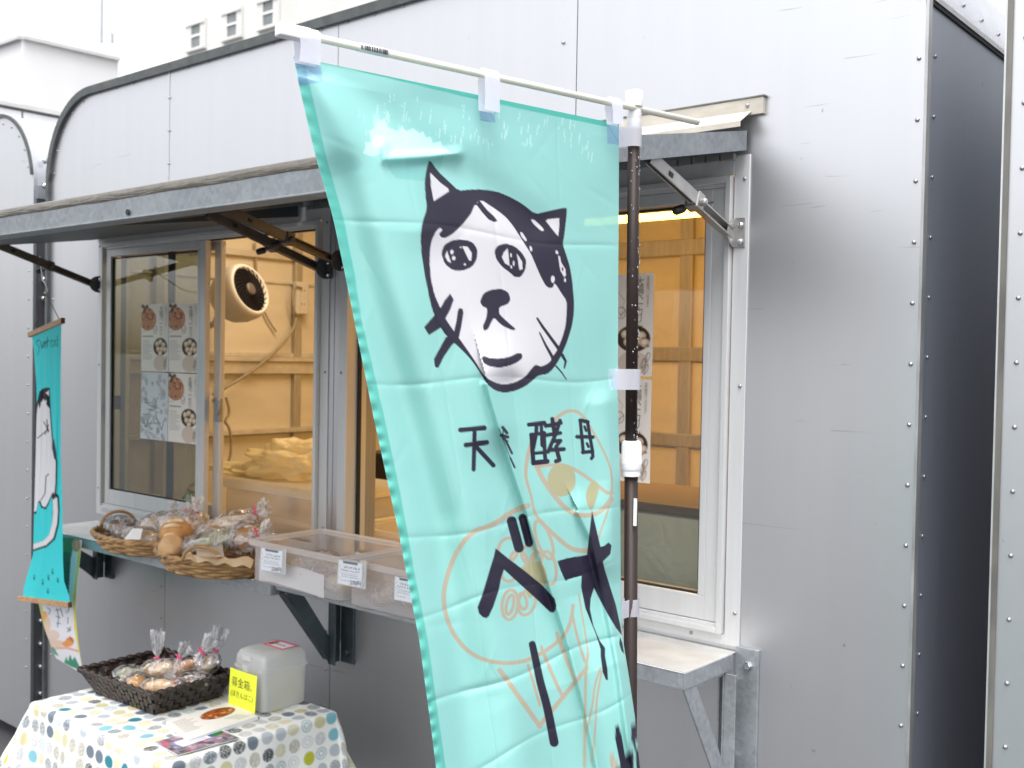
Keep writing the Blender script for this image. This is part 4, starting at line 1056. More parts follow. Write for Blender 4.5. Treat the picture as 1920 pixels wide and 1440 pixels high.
cb_ = atD(1184, 893, 1.7225)
colm = MB().lathe([(.0125, 0), (.0145, .001), (.0145, .010), (.0155, .0105), (.0162, .012), (.0162, .02), (.0152, .05), (.0146, .056), (.012, .058)], 28, tuple(cb_), tuple(up)).build('pole_collar', WHITEP, flag, angle=35)
rb = MB()
for k in range(22):
    t = 2 * math.pi * k / 22; e = np.array([math.cos(t), math.sin(t), 0])
    rb.bar(cb_ + e * .0158 + up * .021, cb_ + e * .0147 + up * .054, .0022, .0016, tuple(np.cross(up, e)))
rb.build('collar_ribs', WHITEP, flag)
dr = MB(); rd_ = random.Random(8)
for k in range(90):
    q = rd_.uniform(.02, .62); an_ = rd_.uniform(-2.2, .8); c = PT + pd * q + np.array([math.cos(an_), math.sin(an_), 0]) * .0099; h_ = rd_.uniform(.0009, .0019)
    V, F = blob((0, 0, 0), (h_, h_, h_ * rd_.uniform(1.2, 2.2)), k, 0.0, 1, 1); dr.add([v + Vector(c) for v in V], F)
dr.build('rain_drops', film('water_drop', (.95, .95, .97), .05, .02, (.6, .6, .65), .5), flag, smooth=True, kind='stuff')
# sticker on the lower pole
sk = atD(1191, 960, 1.715)
MB().box((sk[0] - .001, sk[1] - .0035, sk[2] - .022), (sk[0] + .003, sk[1] + .0005, sk[2] + .022)).build('pole_label', WCARD, flag)
# arm
QE = onZ(531, 57, PT[2] + .0); EE = onZ(1308, 229, PT[2] + .0)
off = np.array([.004, 0, .010])
MB().tube([QE, EE], .0052, 12).build('arm', ARMM, flag, smooth=True)
adir = (EE - QE) / np.linalg.norm(EE - QE)
MB().bar(QE - adir * .008, QE + adir * .035, .0165, .0165).build('arm_end_cap', WHITEP, flag, bevel=.002)
bl = QE + adir * .105
BARC = MB().tube([bl, bl + adir * .045], .0058, 12).build('barcode_sticker', WCARD, flag, smooth=True)
bc = MB(); r_ = random.Random(2); q = .002
side = np.cross(adir, (0, 0, 1)); side /= np.linalg.norm(side)
if side.dot(CAM - bl) < 0: side = -side
upv = np.cross(side, adir); upv *= np.sign(upv[2])
nrm = (side * .8 + upv * -.1); nrm /= np.linalg.norm(nrm)
while q < .042:
    wd_ = r_.choice((.0008, .0012, .002)); c = bl + adir * (q + wd_ / 2) + nrm * .0060
    bc.bar(c - upv * .003, c + upv * .0035, wd_, .0004, tuple(nrm)); q += wd_ + r_.choice((.0008, .0014))
bc.build('bars', INK, BARC)

# cloth: boundary curves measured, depth along the arm / pole
def interp(P, t): P = np.array(P, float); return np.interp(t, P[:, 0], P[:, 1])
LEFT = [(104, 550), (158, 560), (283, 589), (396, 621), (420, 627), (510, 646), (600, 664), (690, 682), (780, 700), (900, 726), (1000, 748), (1080, 763), (1200, 786), (1325, 803), (1440, 818), (1700, 850), (2100, 895), (3000, 960)]
LEFT = [(v, u) for v, u in LEFT]
RIGHT = [(232, 1161), (400, 1160), (740, 1158), (900, 1163), (1100, 1164), (1187, 1166), (1260, 1178), (1340, 1190), (1440, 1200), (1700, 1215), (2100, 1235), (3000, 1260)]
zQ = ((QE - CAM) @ RC.T)[2]
bt = np.concatenate([np.linspace(0, 1.16, 640), np.linspace(1.17, 2.12, 60)])
at_ = np.linspace(0, 1, 330)
vl = 106 + 1219 * bt; vr = 233 + 954 * bt
ul = interp(LEFT, vl); ur = interp(RIGHT, vr)
zl = zQ + .030 + .01 * bt + .02 * np.minimum(bt, 1); zr = 1.700 + .0 * bt - .034 * np.clip((bt - .9) / .15, 0, 1)
Lw = np.stack([atD(a, b, c) for a, b, c in zip(ul, vl, zl)]); Rw = np.stack([atD(a, b, c) for a, b, c in zip(ur, vr, zr)])
Pw = Lw[:, None, :] * (1 - at_[None, :, None]) + Rw[:, None, :] * at_[None, :, None]
U, V = project(Pw)
vdir = Pw - CAM; vdir /= np.linalg.norm(vdir, axis=-1, keepdims=True)
def dist_line(P):
    d = np.full(U.shape, 1e9); sg = np.zeros(U.shape); P = np.array(P, float)
    for i in range(len(P) - 1):
        a, b = P[i], P[i + 1]; e = b - a; L = e.dot(e); t = np.clip(((U - a[0]) * e[0] + (V - a[1]) * e[1]) / L, 0, 1)
        qx, qy = U - a[0] - t * e[0], V - a[1] - t * e[1]; dd = np.hypot(qx, qy); s = np.sign(qx * e[1] - qy * e[0]); m_ = dd < d; d[m_] = dd[m_]; sg[m_] = s[m_]
    return d * sg
D = np.zeros(U.shape)
fade = np.clip(bt / .25, 0, 1)[:, None]
def ridge(P, amp, wd, f=None): 
    global D
    d = dist_line(P); D = D + 1.7 * amp * np.exp(-(d / wd) ** 2) * (1 if f is None else f)
def step(P, amp, wd, w2, f=None):
    """a fold: sharp on one side, long soft slope on the other (positive d = right of the stroke)"""
    global D
    d = dist_line(P); g_ = np.where(d > 0, np.exp(-(d / w2) ** 2), np.exp(-(d / wd) ** 2)); D = D + 1.4 * amp * g_ * (1 if f is None else f)
ridge([(598, 130), (650, 280), (720, 470), (800, 700), (880, 950), (960, 1300), (1000, 1700)], .016, 46)
ridge([(640, 330), (690, 520), (760, 760), (820, 980), (860, 1240), (890, 1600)], -.012, 34)
ridge([(590, 120), (720, 330), (860, 640), (915, 800)], .010, 40)
ridge([(610, 120), (780, 260), (1000, 420)], -.006, 36)
step([(915, 720), (938, 800), (960, 870), (990, 960), (1020, 1060), (1060, 1180), (1100, 1330), (1130, 1480), (1160, 1800)], .022, 9, 60)
ridge([(950, 720), (975, 830), (1005, 930), (1040, 1040), (1085, 1180), (1120, 1330), (1150, 1480)], -.014, 26)
step([(1085, 960), (1110, 1010), (1135, 1120), (1160, 1250), (1180, 1400)], .014, 8, 30)
ridge([(1130, 760), (1150, 900), (1140, 1050)], .010, 26)
ridge([(700, 160), (760, 300), (800, 420)], .006, 40)
# pressed by the awning corner behind
ridge([(716, 272), (724, 298), (800, 293), (856, 288)], .008, 10)
for k in range(len(bt)): pass
BB, AA = np.meshgrid(bt, at_, indexing='ij')
def crease(coord, c0, amp, wd, nz=0.0):
    global D
    e = coord - c0; D = D + .62 * amp * np.exp(-(np.abs(e) / wd) ** 1.2)
for c0, am in ((.245, .0022), (.50, .0026), (.745, .0024), (.86, .0024), (1.0, .0052), (1.12, .003)): crease(BB + .006 * np.sin(AA * 9 + c0 * 20), c0, -am, .0045)
for c0, am in ((.26, .0016), (.52, .0018), (.77, .0014)): crease(AA + .004 * np.sin(BB * 9), c0, -am, .006)
ns = np.zeros(U.shape)
rgn = np.random.default_rng(3)
for k in range(34):
    fx, fy, ph = rgn.normal(0, .018), rgn.normal(0, .012), rgn.uniform(0, 6.3); ns += np.sin(U * fx + V * fy + ph) / (1 + 90 * math.hypot(fx, fy))
D += ns * .0011
for k in range(70):   # small crumples
    cx, cy = rgn.uniform(.03, .97), rgn.uniform(.06, 1.1); an = rgn.uniform(0, 3.1); e1 = (AA - cx) * math.cos(an) + (BB - cy) * math.sin(an); e2 = -(AA - cx) * math.sin(an) + (BB - cy) * math.cos(an)
    D += rgn.choice((-1, 1)) * rgn.uniform(.0002, .0007) * np.exp(-(e1 / rgn.uniform(.03, .09)) ** 2 - (e2 / .007) ** 2)
D -= .0025 * np.exp(-(AA / .018) ** 2) * np.sin(BB * 260 + 2 * np.sin(BB * 31)) * np.clip((BB - .25) * 4, .25, 1)
D *= np.clip((1 - AA) / .05, 0, 1) ** .5 * np.clip(BB / .03, .15, 1)
Pw = Pw - vdir * D[..., None]

MINT, NAVY, WHT, BEI, KHA, HEM = (155, 216, 211), (40, 36, 56), (222, 221, 227), (188, 176, 156), (180, 178, 142), (84, 190, 175)
A = Art(U, V, MINT, .55)
Z2 = lambda L: [(760 + x / 3.2727, 280 + y / 3.2727) for x, y in L]
Z3 = lambda L: [(780 + x / 4, 740 + y / 4) for x, y in L]
Z4 = lambda L: [(780 + x / 4, 1080 + y / 4) for x, y in L]
Z1 = lambda L: [(520 + x / 2.4, y / 2.4) for x, y in L]
# wet splash and drip marks
A.poly(Z1([(385, 690), (400, 660), (395, 640), (425, 640), (412, 590), (440, 575), (452, 535), (470, 545), (480, 530), (500, 575), (540, 590), (560, 570), (580, 592), (610, 578), (640, 600), (655, 590), (668, 620), (690, 615), (700, 645), (735, 635), (742, 660), (785, 685), (700, 698), (640, 700), (485, 706), (466, 655), (462, 690), (430, 705)]), (206, 248, 244), .85)
rr_ = random.Random(11)
for k in range(95):
    x = rr_.uniform(360, 1420); y0 = 400 + (x - 360) * .13; y = y0 + rr_.uniform(0, 190) * (1 if x < 1000 else .8); l = rr_.uniform(8, 46)
    A.line(Z1([(x, y), (x - l * .12, y + l)]), rr_.uniform(.8, 1.7), (212, 248, 244), op=.8)
A.poly([(718, 284), (723, 297), (832, 290), (826, 316), (806, 341), (742, 334), (728, 316)], (118, 196, 190), .55)  # shade of the awning corner behind, painted darker into the cloth print
# beige loaf drawing
bs = lambda L, w_, wend=None: A.line(smooth_line(L), w_ / 4, BEI, None if wend is None else wend / 4)
bs(Z3([(1040, 190), (1070, 160), (1130, 122), (1200, 120), (1260, 165), (1310, 250)]), 30, 20); bs(Z3([(1310, 250), (1370, 350), (1440, 490), (1470, 600), (1470, 700), (1455, 810), (1430, 900), (1400, 980), (1370, 1070)]), 16, 16)
bs(Z3([(865, 370), (840, 450), (825, 540), (822, 620), (845, 700), (866, 770), (880, 850)]), 34, 14); bs(Z3([(880, 850), (900, 910), (960, 975), (1050, 1065), (1150, 1150), (1230, 1172), (1300, 1168)]), 20, 40)
bs(Z3([(905, 535), (1000, 528), (1100, 522), (1200, 565), (1300, 632), (1380, 695), (1430, 738), (1470, 735)]), 26); bs(Z3([(905, 540), (960, 650), (1050, 775), (1130, 865), (1220, 905), (1320, 908), (1400, 865), (1465, 785)]), 36)
A.ell(Z3([(1092, 640)])[0], (26.5, 31), KHA); A.poly(smooth_poly(Z3([(1300, 670), (1340, 640), (1378, 680), (1360, 760), (1320, 880), (1285, 830), (1270, 750)]), 2), KHA)
bs(Z3([(840, 832), (780, 852), (700, 890), (620, 950), (540, 992), (460, 1012), (390, 1062), (330, 1140), (280, 1230), (240, 1340), (215, 1440), (207, 1500), (212, 1600), (240, 1710), (290, 1810), (370, 1910), (480, 1980), (600, 2010), (720, 2015), (850, 1990), (960, 1930), (1070, 1850), (1130, 1780), (1165, 1690), (1178, 1580)]), 40, 26)
for c, r, an in (((690, 1165), (72, 90), .2), ((960, 1090), (52, 150), -.35), ((995, 1300), (55, 125), -.15), ((845, 1195), (52, 66), .1), ((900, 1235), (40, 60), .5), ((700, 1330), (60, 70), .3), ((770, 1240), (60, 70), -.3)):
    A.ell(Z3([c])[0], (r[0] / 4, r[1] / 4), BEI, ring=6, ang=an)
A.ell(Z3([(895, 1350)])[0], (21, 25), KHA); A.poly(Z4([(800, -60), (960, -80), (985, 0), (960, 80), (850, 170), (820, 120)]), KHA)
for c, r, an in (((705, 215), (60, 112), .1), ((705, 215), (26, 74), .2), ((830, 200), (62, 96), .3), ((800, 190), (30, 60), -.2)): A.ell(Z4([c])[0], (r[0] / 4, r[1] / 4), BEI, ring=6, ang=an)
bs(Z4([(628, 705), (930, 1128)]), 36); bs(Z4([(925, 1125), (1280, 690)]), 36, 30); bs(Z4([(840, 668), (880, 800), (930, 970)]), 22); bs(Z4([(962, 590), (1030, 760), (1105, 915)]), 26); bs(Z4([(1072, 470), (1130, 630), (1195, 790)]), 30); bs(Z4([(1172, 290), (1215, 480), (1265, 640)]), 20)
bs(Z4([(1058, 430), (1066, 475)]), 26); bs(Z4([(940, 530), (948, 560)]), 22)
bs(Z4([(1290, 580), (1274, 700), (1270, 900), (1262, 1440)]), 22); bs(Z4([(1385, 690), (1335, 830), (1330, 950), (1270, 1200)]), 16); bs(Z4([(1392, 720), (1350, 950), (1350, 1120), (1310, 1440)]), 16); bs(Z4([(1222, 140), (1252, 330), (1290, 560)]), 14); bs(Z4([(1475, 1440), (1460, 1330), (1505, 1420)]), 26)
# dark lettering
bk = lambda L, w_, wend=None: A.line(L, w_ / 4, NAVY, None if wend is None else wend / 4)
for L, w_ in (([(335, 265), (512, 250)], 38), ([(376, 378), (530, 358)], 38), ([(440, 262), (432, 560)], 32), ([(455, 395), (580, 530)], 34)): bk(Z3(L), w_)
for L, w_ in (([(650, 245), (682, 288)], 24), ([(640, 305), (688, 318)], 26), ([(655, 262), (650, 330)], 10), ([(665, 330), (720, 440)], 18), ([(622, 255), (735, 545)], 6), ([(708, 475), (740, 545)], 14), ([(650, 330), (690, 350)], 10)): bk(Z3(L), w_)
for L, w_ in (([(848, 225), (962, 213)], 34), ([(905, 222), (900, 300), (880, 400)], 30), ([(940, 222), (945, 380), (962, 392)], 26), ([(866, 300), (880, 515)], 34), ([(866, 300), (962, 288)], 30), ([(958, 288), (970, 500)], 30), ([(872, 442), (975, 432)], 28), ([(884, 512), (985, 500)], 36), ([(975, 235), (1085, 212)], 32), ([(1022, 182), (1040, 300)], 32), ([(1080, 195), (1050, 290), (990, 430)], 30), ([(975, 305), (1082, 288)], 30), ([(1030, 350), (1085, 345), (1050, 390)], 28), ([(1000, 415), (1108, 408)], 32), ([(1052, 400), (1076, 490), (1050, 500)], 32)): bk(Z3(L), w_)
for L, w_ in (([(1232, 195), (1255, 435)], 26), ([(1232, 192), (1288, 204)], 30), ([(1286, 204), (1324, 425), (1326, 465), (1316, 478)], 26), ([(1250, 432), (1324, 425)], 28), ([(1208, 316), (1326, 318)], 30), ([(1264, 240), (1276, 272)], 20), ([(1282, 365), (1294, 392)], 20)): bk(Z3(L), w_)
bk(Z3([(717, 948), (772, 1148)]), 74); bk(Z3([(800, 925), (848, 1112)]), 62)
A.poly(Z3([(597, 1152), (700, 1235), (820, 1325), (950, 1432), (1040, 1530), (1053, 1580), (1048, 1615), (1030, 1636), (1005, 1630), (900, 1530), (800, 1440), (660, 1312), (640, 1370), (620, 1470), (580, 1590), (545, 1665), (525, 1676), (500, 1668), (472, 1640), (462, 1595), (500, 1490), (560, 1290), (585, 1210)]), NAVY)
A.line(smooth_line(Z4([(872, 512), (900, 640), (932, 800), (985, 980), (1036, 1248)])), 13, NAVY, 17)
A.poly(Z3([(1320, 870), (1300, 1040), (1282, 1200), (1215, 1213), (1130, 1226), (1060, 1250), (1085, 1320), (1120, 1397), (1180, 1372), (1242, 1360), (1238, 1440), (1270, 1600), (1310, 1700), (1350, 1800), (1385, 1910), (1385, 1960), (1400, 2080), (1425, 2140), (1440, 2140), (1436, 2060), (1418, 1960), (1418, 1900), (1375, 1840), (1330, 1730), (1305, 1610), (1310, 1530), (1335, 1450), (1380, 1540), (1440, 1650), (1500, 1750), (1545, 1805), (1532, 1730), (1500, 1580), (1450, 1420), (1416, 1312), (1402, 1252), (1458, 1195), (1467, 1130), (1445, 1108), (1410, 1135), (1384, 1142), (1360, 1040)]), NAVY)
A.poly(Z4([(1530, 455), (1548, 500), (1562, 585), (1540, 560), (1524, 505)]), NAVY)
A.poly(Z4([(1610, 1210), (1615, 1150), (1650, 1080), (1672, 1100), (1672, 1190), (1640, 1295)]), NAVY)
A.poly(Z4([(1488, 1190), (1498, 1140), (1520, 1128), (1538, 1170), (1568, 1352), (1605, 1322), (1630, 1340), (1632, 1500), (1490, 1500), (1530, 1400), (1500, 1250)]), NAVY)
A.poly(Z4([(1655, 1290), (1690, 1290), (1700, 1500), (1660, 1500), (1648, 1350)]), NAVY)
# cat head
A.poly(smooth_poly(Z2([(148, 60), (200, 135), (270, 200), (326, 254), (400, 246), (480, 246), (560, 258), (640, 290), (720, 335), (797, 398), (880, 378), (988, 355), (992, 380), (986, 440), (974, 540), (966, 582), (985, 640), (1010, 720), (1025, 810), (1035, 930), (1035, 1000), (1024, 1080), (1000, 1160), (975, 1225), (945, 1290), (905, 1350), (870, 1380), (815, 1388), (780, 1420), (735, 1455), (670, 1484), (606, 1494), (550, 1480), (500, 1440), (465, 1380), (425, 1320), (385, 1270), (320, 1205), (250, 1145), (195, 1060), (160, 970), (125, 800), (100, 650), (93, 540), (104, 450), (133, 365), (124, 290), (118, 200), (130, 120)]), 1), NAVY)
for L in ([(115, 1092), (160, 1040), (210, 985), (240, 930), (275, 885), (297, 922), (275, 985), (245, 1040), (212, 1098), (145, 1140)], [(322, 990), (332, 973), (350, 978), (357, 1002), (345, 1080), (326, 1165), (296, 1130), (314, 1050)], [(250, 1150), (335, 1160), (287, 1200), (238, 1270), (202, 1342), (182, 1335), (176, 1285)]): pass
A.poly(smooth_poly(Z2([(425, 342), (402, 398), (352, 460), (300, 512), (255, 541), (225, 545), (204, 520), (229, 494), (213, 481), (190, 500), (163, 555), (152, 610), (149, 700), (158, 800), (178, 890), (215, 975), (250, 1046), (300, 1118), (345, 1180), (400, 1258), (440, 1318), (470, 1370), (510, 1410), (555, 1433), (604, 1444), (670, 1432), (735, 1396), (775, 1345), (798, 1320), (835, 1334), (880, 1312), (915, 1268), (940, 1212), (965, 1150), (984, 1080), (990, 1000), (990, 930), (955, 880), (930, 838), (914, 820), (906, 848), (885, 853), (860, 836), (830, 780), (800, 710), (770, 640), (738, 590), (700, 530), (660, 468), (620, 420), (592, 396), (560, 372), (520, 345), (482, 320), (455, 314)]), 1), WHT)
A.poly(Z2([(425, 342), (458, 312), (500, 370), (545, 412), (566, 440), (545, 447), (510, 430), (470, 385), (440, 345)]), NAVY)
A.poly(Z2([(456, 314), (482, 320), (535, 362), (566, 386), (600, 412), (560, 402), (520, 385), (480, 345)]), WHT)
A.poly(Z2([(152, 142), (168, 158), (215, 205), (265, 242), (268, 258), (175, 318), (158, 230)]), WHT)
A.poly(Z2([(862, 440), (876, 428), (945, 422), (944, 480), (938, 532), (925, 520)]), WHT)
A.poly(smooth_poly(Z2([(768, 430), (788, 430), (830, 468), (850, 492), (847, 504), (828, 496), (786, 458)]), 1), WHT); A.poly(smooth_poly(Z2([(704, 508), (718, 510), (747, 556), (738, 566), (712, 536)]), 1), WHT)
for c, r, an in (((770, 609), (7, 17), -.2), ((930, 632), (8, 12), -.4), ((980, 803), (6, 12), 0), ((905, 797), (12, 22), .0)): A.ell(Z2([c])[0], (r[0] / 3.27, r[1] / 3.27), WHT, ang=an)
A.poly(Z2([(938, 652), (948, 655), (957, 695), (982, 735), (986, 770), (975, 786), (952, 745), (944, 700)]), WHT); A.ell(Z2([(965, 735)])[0], (1.6, 3.4), NAVY)
A.poly(smooth_poly(Z2([(220, 635), (240, 585), (290, 557), (350, 552), (412, 568), (442, 612), (440, 672), (410, 722), (350, 746), (290, 742), (240, 702)]), 1), NAVY)
A.poly(Z2([(243, 656), (256, 624), (281, 696), (262, 690)]), WHT); A.ell(Z2([(286, 630)])[0], (3, 4.2), WHT); A.ell(Z2([(297, 668)])[0], (3.2, 4), WHT); A.poly(Z2([(348, 592), (384, 600), (408, 636), (405, 680), (392, 684)]), WHT); A.ell(Z2([(365, 707)])[0], (2, 2), WHT); A.ell(Z2([(340, 602)])[0], (1.6, 1.6), WHT)
A.poly(smooth_poly(Z2([(546, 622), (568, 590), (615, 577), (672, 595), (716, 635), (743, 682), (736, 742), (706, 786), (670, 784), (640, 755), (592, 720), (556, 672)]), 1), NAVY)
A.poly(Z2([(592, 662), (605, 630), (628, 608), (641, 716), (612, 700)]), WHT); A.poly(Z2([(684, 642), (694, 652), (718, 692), (719, 735), (700, 741)]), WHT); A.ell(Z2([(648, 650)])[0], (1.6, 4), WHT); A.ell(Z2([(665, 700)])[0], (1.6, 5), WHT); A.ell(Z2([(650, 722)])[0], (1.6, 3), WHT)
A.poly(smooth_poly(Z2([(457, 936), (480, 882), (530, 860), (590, 856), (632, 876), (646, 920), (630, 950), (576, 968), (575, 1008), (600, 1034), (640, 1070), (680, 1104), (660, 1112), (600, 1085), (570, 1060), (545, 1032), (527, 1060), (508, 1104), (484, 1114), (474, 1088), (495, 1040), (502, 1005), (500, 972), (476, 966)]), 1), NAVY)
A.poly(smooth_poly(Z2([(468, 1276), (484, 1268), (520, 1282), (580, 1285), (640, 1274), (690, 1249), (715, 1252), (719, 1280), (690, 1306), (640, 1328), (580, 1340), (520, 1333), (480, 1312)]), 1), NAVY)
for L in ([(115, 1092), (160, 1040), (215, 975), (240, 930), (275, 885), (297, 922), (275, 985), (245, 1040), (212, 1098), (145, 1140)], [(322, 990), (332, 973), (350, 978), (357, 1002), (345, 1080), (326, 1170), (296, 1130), (314, 1050)], [(250, 1150), (335, 1160), (287, 1200), (238, 1270), (202, 1342), (182, 1335), (176, 1285)]): A.poly(Z2(L), NAVY)
A.line(Z2([(810, 1038), (840, 1085), (940, 1222)]), 4, NAVY, 6.5); A.line(Z2([(824, 1125), (860, 1200), (912, 1292)]), 2.6, NAVY, 6.5); A.line(Z2([(905, 1290), (960, 1215), (975, 1190)]), 7, NAVY)
A.line(Z2([(962, 1262), (984, 1300), (976, 1340)]), 6.5, NAVY, 3); A.line(Z2([(925, 1330), (960, 1370), (988, 1412)]), 3.4, NAVY, 2)
# hems and stitched tape ends
hemL = [(u_, v_) for v_, u_ in LEFT if v_ <= 2100]
A.line([(553, 108), (600, 104), (700, 129), (800, 153), (900, 178), (1000, 200), (1090, 219), (1165, 236)], 9, HEM)
A.poly([(594, 104), (700, 128), (900, 177), (1162, 234), (1162, 243), (900, 188), (700, 140), (598, 116)], HEM)
A.poly([(u_, v_) for u_, v_ in hemL] + [(u_ + 17 + 3 * math.sin(v_ * .05), v_) for u_, v_ in hemL[::-1]], HEM, .8)
for L in ([(551, 106), (598, 102), (606, 152), (561, 160)], [(899, 179), (929, 184), (928, 229), (900, 225)], [(1138, 231), (1163, 233), (1163, 272), (1139, 268)]):
    A.poly(L, (140, 186, 208)); A.line([L[0], L[2]], .9, (96, 150, 176)); A.line([L[3], L[2]], .8, (96, 150, 176)); A.line([L[0], L[1]], .9, (96, 150, 176))
A.poly([(552, 106), (570, 106), (580, 160), (561, 160)], (108, 158, 182), .8)
A.poly([(1140, 692), (1166, 690), (1166, 728), (1142, 732)], (186, 224, 232)); A.line([(1142, 730), (1166, 692)], .8, (140, 196, 206)); A.line([(1141, 694), (1152, 730)], .8, (140, 196, 206))
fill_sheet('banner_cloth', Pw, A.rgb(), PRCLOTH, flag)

# white tape loops: three over the arm, three round the pole
def arm_loop(u0, u1, vtop, lean=0.0):
    def on_arm(u):
        best = min(np.linspace(0, 1, 400), key=lambda t: abs(project(QE + (EE - QE) * t)[0] - u)); return QE + (EE - QE) * best
    s0, s1 = on_arm(u0), on_arm(u1); o = MB(); rows = []
    cf = side * .0075
    z_at = lambda p, dz: p + np.array([0, 0, dz])
    zb = vtop
    prof = [(1.5, -zb), (1.2, -zb * .5), (1.15, -.006), (.9, .004), (0, .0095), (-.9, .004), (-1.1, -.008), (-1.0, -zb * .6), (-.3, -zb * .98)]
    for k, (a_, dz) in enumerate(prof):
        lo = lean * max(0, -dz)
        rows.append([z_at(p + cf * a_ + adir * (lo + sh), dz) for p, sh in ((s0, .002 * (k % 2)), ((s0 + s1) / 2, .0), (s1, -.001))])
    o.grid(rows); return o.build('tape_loop', TAPE, flag, smooth=True)
arm_loop(556, 599, .037, -.06); arm_loop(902, 932, .052, -.03); arm_loop(1141, 1162, .034, .0)
def pole_loop(u0, v0, v1, zc, vslope=0.0):
    """tape from the hem across and round the pole"""
    pc = PT + pd * np.linalg.norm(atD(1186, (v0 + v1) / 2, 1.71) - PT)
    h = np.linalg.norm(atD(u0, v1, zc) - atD(u0, v0, zc))
    a = atD(u0, (v0 + v1) / 2, zc - .006)
    to = (CAM - pc); to[2] = 0; to /= np.linalg.norm(to); lat = np.array([-to[1], to[0], 0]); lat *= np.sign((pc - a).dot(lat))
    R_ = .0125
    path = [a, a * .5 + (pc - lat * .004 + to * R_) * .5 + to * .001] + [pc + R_ * (to * math.cos(t) + lat * math.sin(t)) for t in np.linspace(-.3, math.pi + .9, 14)] + [a - to * .004]
    G0 = [[p + np.array([0, 0, h / 2 + vslope * i * .0005]), p - np.array([0, 0, h / 2 - vslope * i * .0005])] for i, p in enumerate(path)]
    return MB().grid(G0).build('tape_loop', TAPE, flag, smooth=True)
pole_loop(1160, 240, 277, 1.705); pole_loop(1141, 692, 731, 1.70); pole_loop(1166, 1128, 1161, 1.69)

# =================================================================== HANGING CAT TAPESTRY
tz = onY(92, 545, -.22)
TY = lambda t: -.265 - .085 * t            # left end nearer the wall
tpL, tpR = onY(55, 628, TY(0)), onY(118, 601, TY(1)); btL, btR = onY(37, 1122, TY(0)), onY(131, 1134, TY(1))
tap = thing('wall_tapestry', 'turquoise cat tapestry on two wooden rods hanging from the awning strut', 'tapestry', tuple(btL * .5 + btR * .5))
def rod(a, b):
    o = MB().bar(a, b, .012, .017); r = o.build('rod', WOOD, tap, bevel=.001)
    d = (b - a) / np.linalg.norm(b - a); MB().bar(b + d * .0003, b + d * .0015, .0122, .0172).build('rod_end', WOODE, r); return r
rod(tpL, tpR); rod(btL, btR)
# cloth: outline measured in the photo, hanging in soft pleats
TL = [(628, 60), (660, 64), (720, 68), (760, 69), (850, 67), (1000, 63), (1040, 62), (1075, 52), (1100, 45), (1125, 42)]
TR = [(603, 115), (700, 114), (850, 114), (950, 117), (1050, 118), (1090, 120), (1118, 130), (1136, 131)]
TL = [(632, 60), (660, 64), (720, 68), (760, 69), (850, 67), (1000, 63), (1040, 62), (1075, 52), (1100, 45), (1122, 43)]
bt2 = np.linspace(0, 1, 230); at2 = np.linspace(0, 1, 60)
rows = []
for b in bt2:
    vl_, vr_ = 632 + (1120 - 632) * b, 608 + (1132 - 608) * b
    l_ = onY(interp(TL, vl_), vl_, TY(0) - .012 * math.sin(math.pi * b)); r__ = onY(interp(TR, vr_), vr_, TY(1) + .02 * math.sin(math.pi * b)); rows.append(l_ * (1 - at2[:, None]) + r__ * at2[:, None])
Pt = np.array(rows); U2, V2 = project(Pt); vd2 = Pt - CAM; vd2 /= np.linalg.norm(vd2, axis=-1, keepdims=True)
B2, A2 = np.meshgrid(bt2, at2, indexing='ij')
Pt = Pt - vd2 * (.016 * np.sin(A2 * 16 + B2 * 2.0) * np.sin(math.pi * B2) ** .6 + .008 * np.sin(A2 * 31 + 1 + B2 * 3) * np.sin(math.pi * B2))[..., None]
TURQ = (70, 226, 232)
T_ = Art(U2, V2, TURQ, .5)
Zt = lambda L: [(x / 2.62, 600 + y / 2.618) for x, y in L]
INK2 = (34, 34, 48)
T_.line(Zt([(272, 870), (276, 930), (272, 1000), (255, 1068), (222, 1098), (160, 1118)]), 13.5, INK2); T_.line(Zt([(270, 880), (273, 940), (268, 1000), (251, 1064), (220, 1094), (160, 1114)]), 9.5, (240, 240, 244))
T_.poly(Zt([(196, 350), (215, 335), (243, 333), (246, 410), (252, 500), (258, 570), (270, 640), (280, 700), (278, 800), (274, 870), (262, 880), (252, 862), (240, 900), (225, 928), (203, 920), (194, 890), (185, 905), (178, 948), (165, 952), (165, 600), (180, 420)]), INK2, grow=.6)
T_.poly(Zt([(200, 365), (212, 366), (233, 385), (243, 430), (248, 500), (254, 570), (264, 640), (274, 700), (272, 800), (268, 850), (258, 848), (247, 870), (235, 898), (223, 920), (206, 912), (198, 884), (188, 892), (178, 938), (165, 944), (165, 600), (184, 430)]), (242, 242, 246))
T_.poly(Zt([(196, 350), (216, 334), (230, 345), (244, 333), (246, 410), (242, 434), (230, 418), (222, 398), (212, 388), (202, 412), (193, 436), (188, 400)]), INK2); T_.poly(Zt([(224, 358), (240, 345), (241, 372)]), (242, 242, 246)); T_.ell(Zt([(206, 410)])[0], (2.2, 4), (242, 242, 246)); T_.ell(Zt([(226, 400)])[0], (1.0, 3), (242, 242, 246))
T_.poly(Zt([(256, 580), (266, 590), (276, 650), (278, 692), (266, 680), (256, 630)]), INK2)
for L in ([(240, 755), (226, 768), (221, 850), (202, 884)], [(215, 500), (240, 545)], [(222, 560), (238, 515)], [(185, 580), (215, 555), (238, 535)], [(230, 490), (236, 550)]): T_.line(Zt(L), 1.7, INK2)
